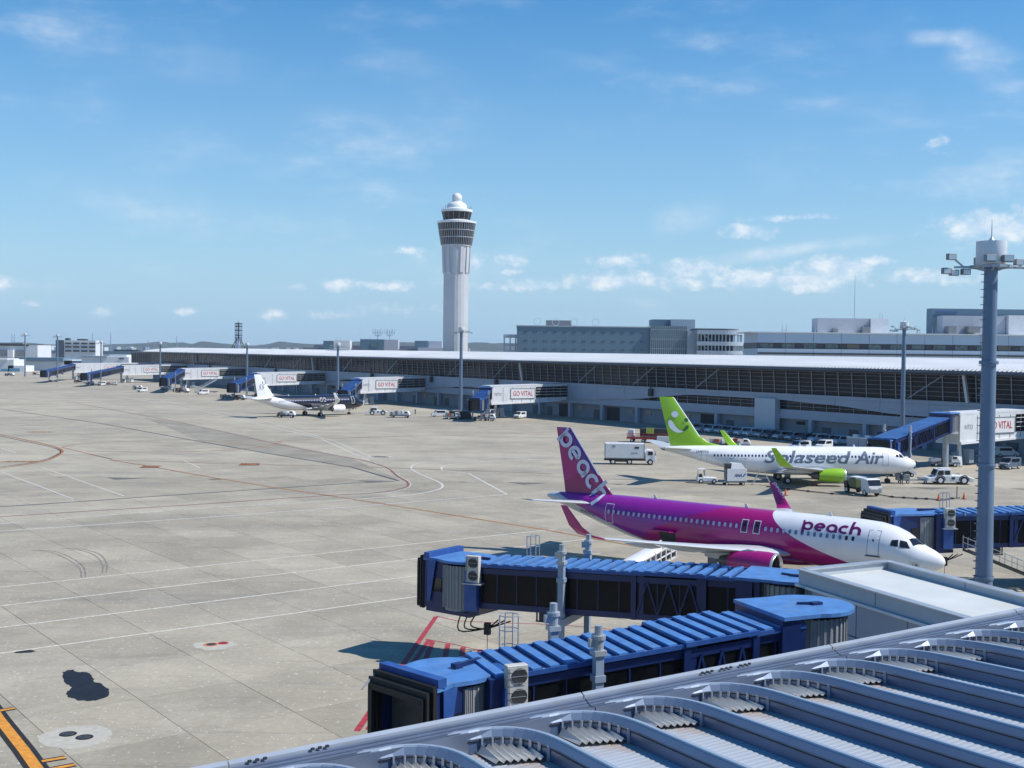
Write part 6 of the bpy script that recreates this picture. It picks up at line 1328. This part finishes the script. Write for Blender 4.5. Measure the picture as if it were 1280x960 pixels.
a_, b_ = gp(902, 607), gp(935, 607); uld = thing('container_dolly', 'white airline container on a dolly with ANA lettering', 'container', on_ground((a_ + b_) / 2 + Vector((0, .9, 0))), yaw(a_, b_))
cn = MB().box((.25, 0, 1.5), (2.9, 1.6, 1.75)).build('container', PANELW, uld, bevel=.03); MB().hexa([(-.7, -.8, 2.38), (1.5, -.8, 2.38), (1.5, .8, 2.38), (-.7, .8, 2.38)], [(-.5, -.7, 3.2), (.9, -.7, 3.2), (1.1, .8, 3.1), (-.5, .8, 3.2)]).build('canvas_top', WHITE, uld); MB().box((-.95, .1, 1.9), (.5, 1.5, 2.3)).build('machine_frame', DARK, uld)
lettering('ana_lettering', 'ANA', .62, lambda x, y: (-.2 + x, -.815, 1.25 + y), mat('navy_lettering', (.02, .04, .2), .4), cn, width=1.15, shear=.35, bold=.02)
MB().add([(1.0, -.815, 1.25), (1.22, -.815, 1.25), (1.55, -.815, 1.72), (1.38, -.815, 1.72)], [(0, 1, 2, 3)]).build('logo_swoosh', MATS['navy_lettering'], cn, fix=False)
MB().box((0, 0, .5), (3.6, 1.5, .2)).build('dolly_bed', GREY, uld)
for x in (-1.2, 1.2):
    for s in (-.65, .65): wheel(uld, x, s, .24, .15)
# fuel hydrant truck
p = (gp(1066, 620) + gp(1098, 620)) / 2; ft = thing('hydrant_truck', 'green and white refuelling truck seen from the front, beside the lime engine', 'truck', on_ground(p + Vector((0, 2.4, 0))), radians(-72))
profile_body([(1.6, .5), (1.6, 2.1), (1.85, 2.35), (2.9, 2.3), (3.35, 1.4), (3.4, .5)], 1.05, PANELW, ft, 'cab'); MB().hexa([(2.96, -.95, 2.18), (3.33, -.95, 1.48), (3.33, .95, 1.48), (2.96, .95, 2.18)], [(3.02, -.93, 2.22), (3.38, -.93, 1.52), (3.38, .93, 1.52), (3.02, .93, 2.22)]).build('windshield', DGLASS, ft)
MB().box((3.42, 0, .75), (.1, 1.9, .5)).build('bumper', GREY, ft); MB().box((-.7, 0, .8), (4.6, 1.2, .4)).build('chassis', DARK, ft)
for k, (x, y, z, a_, b_, c_, m_) in enumerate(((-.2, -.7, 1.5, 1.6, .8, 1.1, mat('olive_machine', (.10, .14, .05), .5)), (-1.9, .3, 1.5, 1.4, 1.6, 1.2, GREYB), (.4, .6, 1.4, 1.2, .8, .9, STEEL), (-.9, 0, 2.2, 2.2, 1.7, .1, PANELW), (-2.2, -.6, 1.2, .8, .6, .8, DARK))): MB().box((x, y, z), (a_, b_, c_)).build('pump_gear', m_, ft)
mb = MB()
for s in (-.9, .9): mb.bar((-2.8, s, 2.3), (1.4, s, 2.3), .06); [mb.bar((x, s, 1.2), (x, s, 2.3), .06) for x in (-2.8, -1.4, 0, 1.4)]
mb.build('railing', STEEL, ft); MB().lathe([(.45, -.3), (.45, .3)], (-1.0, .0, 1.6), 'y', 14).build('hose_reel', DARK, ft)
for x in (-1.8, 2.4):
    for s in (-.9, .9): wheel(ft, x, s, .45, .3)
for s in (-.8, .8): MB().box((3.42, s, 1.1), (.06, .3, .2)).build('headlight', ALU, ft)
# aircraft tugs
def push_tug(label, p, rz, L_=7.0):
    v = thing('aircraft_tug', label, 'aircraft tug', on_ground(p), rz); h = L_ / 2
    profile_body([(-h, .45), (-h + .3, .95), (-h * .35, 1.35), (h - 1.0, 1.3), (h, .95), (h, .4)], 1.25, PANELW, v)
    profile_body([(-h * .62, 1.2), (-h * .50, 2.25), (.15, 2.25), (.35, 1.25)], 1.05, PANELW, v, 'cab')
    for s in (1, -1):
        MB().prism([(-h * .54, 1.42), (-h * .47, 2.05), (-h * .27, 2.05), (-h * .27, 1.42)], lambda u, w_, q: (u, s * 1.06 - .02 + q, w_), .04).build('side_window', DGLASS, v); MB().box((-.38, s * 1.06, 1.74), (.75, .04, .6)).build('side_window', DGLASS, v)
        for x in (-h * .42, h * .58): wheel(v, x, s * 1.12, .62, .35); MB().lathe([(.66, s * 1.27), (.80, s * 1.27)], (x, 0, .62), 'y', 16, 0, pi).build('wheel_arch', DARK, v)
        MB().box((h * .12, s * 1.27, .95), (.5, .02, .34)).build('number_plate', DARK, v)
    MB().hexa([(-h * .655, -.92, 1.38), (-h * .63, .92, 1.38), (-h * .52, .92, 2.12), (-h * .545, -.92, 2.12)], [(-h * .635, -.92, 1.38), (-h * .61, .92, 1.38), (-h * .50, .92, 2.12), (-h * .525, -.92, 2.12)]).build('windshield', DGLASS, v)
    MB().box((-.5, 0, 2.32), (1.5, 1.7, .08)).build('cab_roof', WHITE, v)
    MB().bar((-h, 0, .5), (-h - 3.2, 0, .45), .14).build('tow_bar', STEEL, v)
    return v
push_tug('large white aircraft tug facing the nose of the white airliner', (gp(1160, 606) + gp(1216, 606)) / 2 + Vector((0, 1.3, 0)), radians(0))
push_tug('white aircraft tug coupled to the nose of the black airliner', (gp(459, 519) + gp(481, 519)) / 2 + Vector((0, 1.3, 0)), radians(8), 6.2)
# passenger stairs at the nose of the white airliner, air starter and crew
def stairs(label, p, rz, hgt, L_, m_=WHITE):
    v = thing('passenger_stairs', label, 'stairs', on_ground(p), rz)
    for s in (-.8, .8):
        MB().bar((0, s, .5), (L_, s, hgt), .09, .4).build('stringer', m_, v)
        for h in (.55, 1.05): MB().bar((0, s, .5 + h), (L_, s, hgt + h), .06).build('handrail', m_, v)
        for k in range(7): u = k / 6; MB().bar((L_ * u, s, .5 + (hgt - .5) * u), (L_ * u, s, 1.55 + (hgt - .5) * u), .05).build('baluster', m_, v)
        for x in (.6, L_ - .8): wheel(v, x, s * .9, .3, .2)
    for k in range(10): u = (k + .5) / 10; MB().box((L_ * u, 0, .55 + (hgt - .5) * u), (.32, 1.6, .05)).build('tread', STEEL, v)
    MB().box((L_ * .6, 0, .55), (L_ * .9, 1.5, .25)).build('chassis', DARK, v); return v
stairs('white steps leaning up beside the nose of the white airliner', gp(1157, 600) + Vector((0, 5, 0)), radians(176), 2.9, 4.2)
stairs('pale steps under the blue bridge beside the white airliner nose', gp(1132, 590) + Vector((0, 9, 0)), radians(35), 4.6, 6.5, STEEL)
stairs('small white steps leaning against the far walkway between the masts', gp(243, 491), radians(20), 5.5, 9.0, STEEL)
p = gp(1128, 604); g = thing('ground_power_cart', 'grey equipment cart with pipes under the white airliner nose', 'cart', on_ground(p)); MB().box((0, 0, .9), (1.8, 1.2, .9)).build('body', GREY, g, bevel=.04); MB().bar((.8, 0, .6), (5.0, .2, .5), .1).bar((1.8, 0, .9), (4.5, .3, .9), .06).build('tow_bar', STEEL, g); MB().box((3.2, .1, .8), (1.6, 1.0, .3)).build('pipe_rack', STEEL, g)
for x in (-.6, .6, 3.2): wheel(g, x, -.55, .25, .15)
p = gp(952, 606); g = thing('wing_step_ladder', 'small steel step stand under the near wing of the white airliner', 'ladder', on_ground(p)); mb = MB()
for x in (-.9, .9): mb.bar((x * 1.5, -.5, 0), (x * .4, 0, 2.0), .07).bar((x * 1.5, .5, 0), (x * .4, 0, 2.0), .07).bar((x * 1.5, -.5, .1), (x * 1.5, .5, .1), .06)
mb.bar((-.4, 0, 2.0), (.4, 0, 2.0), .3, .08).build('frame', ALU, g); MB().box((0, 0, 1.0), (1.6, .5, .06)).build('step', ALU, g)
# people: one continuous skinned body each
def person(label, p, rz, vest, trousers, h=1.72):
    r = thing('person', label, 'person', on_ground(p), rz); s = h / 1.72
    P_ = [(0, 0, .95), (0, 0, 1.2), (0, 0, 1.42), (0, 0, 1.5), (.02, 0, 1.62), (0, .12, .9), (.08, .13, .5), (0, .14, .08), (.12, .14, .04), (0, -.12, .9), (-.05, -.13, .5), (-.14, -.14, .08), (-.02, -.14, .04), (0, .2, 1.4), (.03, .27, 1.14), (.16, .26, .95), (0, -.2, 1.4), (.0, -.27, 1.14), (.12, -.27, .93)]
    Ed = [(0, 1), (1, 2), (2, 3), (3, 4), (0, 5), (5, 6), (6, 7), (7, 8), (0, 9), (9, 10), (10, 11), (11, 12), (2, 13), (13, 14), (14, 15), (2, 16), (16, 17), (17, 18)]
    Rd = [.15, .15, .16, .06, .105, .10, .07, .05, .05, .10, .07, .05, .05, .065, .05, .04, .065, .05, .04]
    me = bpy.data.meshes.new('body'); me.from_pydata([tuple(Vector(v) * s) for v in P_], Ed, []); me.materials.append(trousers); o = bpy.data.objects.new('body', me); SC.collection.objects.link(o); o.parent = r
    md = o.modifiers.new('skin', 'SKIN'); sk = me.skin_vertices[0].data
    for i, rd in enumerate(Rd): sk[i].radius = (rd * s, rd * s); sk[i].use_root = (i == 0)
    o.modifiers.new('sub', 'SUBSURF').levels = 1
    MB().lathe([(.17, 1.0), (.185, 1.15), (.2, 1.35), (.1, 1.47)], n=12).build('vest', vest, r, smooth=True); MB().lathe([(.115, 1.60), (.11, 1.68), (.001, 1.74)], (.02, 0, 0), n=12).build('helmet', WHITE, r, smooth=True)
    return r
NAVYC = mat('navy_work_clothes', (.02, .03, .06), .9); VESTM = mat('orange_vest', (.6, .16, .03), .8)
person('person in dark work clothes standing by the white airliner nose gear', gp(1124, 605) + Vector((0, -1, 0)), 1.2, NAVYC, NAVYC)
person('person in an orange vest in the shade right of the big white tug', gp(1198, 582), 2.0, VESTM, NAVYC)
person('person standing by the blue bridge foot near the mast before the tower', gp(519, 518), 0, NAVYC, NAVYC)
# cones and the hose line
def cone(label, p):
    c_ = thing('traffic_cone', label, 'traffic cone', on_ground(p), 0, 'orange traffic cones around the white airliner'); MB().box((0, 0, .03), (.5, .5, .06)).build('base', BLACK, c_); MB().lathe([(.2, .06), (.03, .95), (.001, .95)], n=12).build('cone', ORANGE, c_, smooth=True); MB().lathe([(.145, .34), (.10, .58)], n=12).build('white_band', WHITE, c_, smooth=True); return c_
CN = [(1020, 606.5, 'orange cone right of the lime engine'), (982, 619.5, 'orange cone left of the lime engine, on the open apron'), (1173, 626, 'orange cone behind the ladder cage of the right boarding bridge'), (1205, 624, 'rightmost orange cone, beside the end of the hose')]
c0 = cone(CN[0][2], gp(*CN[0][:2]))
for x, y, lb in CN[1:]: copy_thing(c0, on_ground(gp(x, y)), .3, lb)
HOSE = [(958, 609), (985, 612), (1010, 615), (1040, 618), (1066, 620)], [(1098, 619), (1115, 622), (1130, 623), (1145, 624), (1158, 624.5), (1175, 625.5), (1190, 624), (1200, 623)]
hs_ = thing('hose_line', 'thin dark hose lying on the apron between the cones and the refuelling truck', 'hose', on_ground(gp(1066, 620)))
for q in HOSE:
    MB().path([v - Vector(on_ground(gp(1066, 620))) + Vector((0, 0, .12)) for v in smooth_pts([gp(*a_) for a_ in q], 5)], .07, 5).build('hose', DARK, hs_)
    for a_ in q[1:-1]: v = gp(*a_) - gp(1066, 620); MB().box((v.x, v.y, .12), (.3, .4, .24)).build('hose_joint', DARK, hs_)
p = gp(1196, 623); MB().tube((0, 0, 0), (0, 0, 1.6), .06, n=6).build('post', DARK, thing('marker_post', 'short dark marker post at the end of the hose', 'post', on_ground(p)))
# belt loader at the open cargo hold
p = Vector((11.5, 95.0, 0)); a_ = gp(790, 703); b_ = gp(838, 690)
bl = thing('belt_loader', 'white belt loader with a hooped canopy at the open hold of the magenta airliner', 'loader', (11.2, 97.2, 0), radians(48))
MB().bar((-3.8, 0, .7), (3.6, 0, 2.1), 1.1, .25).build('belt', DARK, bl); MB().box((-.6, -.3, .7), (4.2, 1.9, .5)).build('chassis', WHITE, bl, bevel=.05)
mb = MB()
for k in range(7):
    u = k / 6; x = -1.2 + 4.4 * u; z = .95 + .9 * u
    mb.bar((x, -.75, z), (x, -.75, z + 1.2), .09); mb.bar((x, .75, z), (x, .75, z + 1.2), .09)
for h in (0, .6, 1.2):
    for s in (-.75, .75): mb.bar((-1.2, s, .95 + h), (3.2, s, 1.85 + h), .09)
mb.build('side_frame', WHITE, bl)
MB().loft([[(x, .8 * cos(t_), z + 1.2 + .25 * sin(t_)) for t_ in [pi * j / 8 for j in range(9)]] for x, z in ((-2.4, .72), (1.2, 1.45))], close=False).build('canopy', WHITE, bl, fix=False)
MB().loft([[(x, .8 * cos(t_), z + .25 * sin(t_)) for t_ in [pi * j / 8 for j in range(9)]] for x, z in ((-2.9, 1.6), (-2.35, 1.93))], close=False).build('canopy_lip', WHITE, bl, fix=False)
for x in (-2.2, 1.0):
    for s in (-.85, .85): wheel(bl, x, s, .38, .25)
MB().box((2.6, -1.0, .7), (2.6, 1.2, .7)).build('luggage_cart', GREYB, bl)
# small service gear at the far gates and under the bridges
def clutter(label, px, py, seed, n=5, sc=1.0, name='service_vehicle'):
    r_ = random.Random(seed); p = gp(px, py); o = thing(name, label, 'service vehicle', on_ground(p), r_.uniform(-.3, .3))
    L_ = 5.2 * sc; MB().box((0, 0, .62), (L_, 1.9 * sc, .35)).build('chassis', r_.choice([DARK, GREY]), o)
    m_ = r_.choice([WHITE, PANELW, WHITE]); profile_body([(L_ / 2 - 1.5, .6), (L_ / 2 - 1.5, 1.9), (L_ / 2 - .5, 1.85), (L_ / 2, 1.1), (L_ / 2, .6)], .9 * sc, m_, o, 'cab'); MB().box((L_ / 2 - .95, 0, 1.55), (.7, 1.84 * sc, .42)).build('window', DGLASS, o)
    for k in range(n): MB().box((-L_ / 2 + .5 + k * (L_ - 2.2) / n, r_.uniform(-.3, .3), 1.0 + r_.uniform(0, .4)), (r_.uniform(.6, 1.1), r_.uniform(.8, 1.6), r_.uniform(.5, 1.4))).build('equipment', r_.choice([GREY, STEEL, WHITE, DARK, RUSTRED, GREYB]), o)
    for x in (-L_ / 2 + .8, L_ / 2 - .9):
        for s in (-.85 * sc, .85 * sc): wheel(o, x, s, .38, .22)
    return o
CL_ = [(172, 487, 'service truck with equipment left of the far mast by the concourse end'), (208, 488, 'low loader with mixed gear right of the far mast'), (285, 498.5, 'flat trolley train piled with white bags, left of the black airliner'), (300, 500, 'service cart at the foot of the mast beside the white fin'), (358, 522, 'small service truck under the tail of the black airliner'), (500, 522, 'flat trolley on the apron right of the far white tug'), (566, 524, 'cart with mixed equipment touching the dark mast block'), (608, 526, 'equipment cart under the folded boarding bridge'), (905, 559, 'tow tractor seen just above the white airliner, right of its lime winglet'), (925, 560, 'baggage dolly just above the white airliner tail section'), (1180, 583, 'service cart in the shade right of the white airliner nose'), (12, 470, 'yellow and white service vehicles at the far left hangar'), (45, 469, 'red and white trucks in front of the cargo building'), (75, 468, 'light truck beside the mast at the cargo building'), (100, 479, 'service cart under the farthest boarding bridge'), (112, 481, 'white cart at the foot of the second farthest bridge'), (140, 482, 'trolley below the second farthest walkway'), (228, 491, 'red service cart under the fourth bridge'), (322, 497, 'red tractor behind the white fin'), (1150, 520, 'unused') ]
for k, (x, y, lb) in enumerate(CL_[:-1]): clutter(lb, x, y, 40 + k, 3 + k % 3, .8 + .3 * (k % 3) / 2)
rr = random.Random(2)
GR = thing('storage_cabins', 'row of low white cabins behind the white airliner, near the blue bridge', 'cabin', on_ground(gp(1085, 562)), vrz)
for k in range(3): MB().box((0, -3 + k * 3.1, 1.1), (2.4, 3.0, 2.2)).build('cabin_wall', GREYB, GR); MB().box((0, -3 + k * 3.1, 2.3), (2.5, 3.05, .15)).build('cabin_roof', WHITE, GR); MB().box((0, -3 + k * 3.1, 2.6), (.9, 1.2, .5)).build('roof_unit', WHITE, GR)
# ------------------------------------------------------------------ air
hzb = MB().add([(x, y, z) for z in (-2.0, 112.0) for x, y in ((-9500, -70), (9500, -70), (9500, 9000), (-9500, 9000))], [(3, 2, 1, 0), (4, 5, 6, 7), (0, 1, 5, 4), (1, 2, 6, 5), (2, 3, 7, 6), (3, 0, 4, 7)])
hm_ = bpy.data.materials.new('haze'); hm_.use_nodes = True; t = hm_.node_tree; t.nodes.clear()
vo = t.nodes.new('ShaderNodeVolumePrincipled'); vo.inputs['Color'].default_value = (.78, .89, 1, 1); vo.inputs['Density'].default_value = .00006; vo.inputs['Anisotropy'].default_value = .0
oo = t.nodes.new('ShaderNodeOutputMaterial'); t.links.new(vo.outputs[0], oo.inputs['Volume'])
tag(hzb.build('haze', hm_, fix=False), kind='stuff')
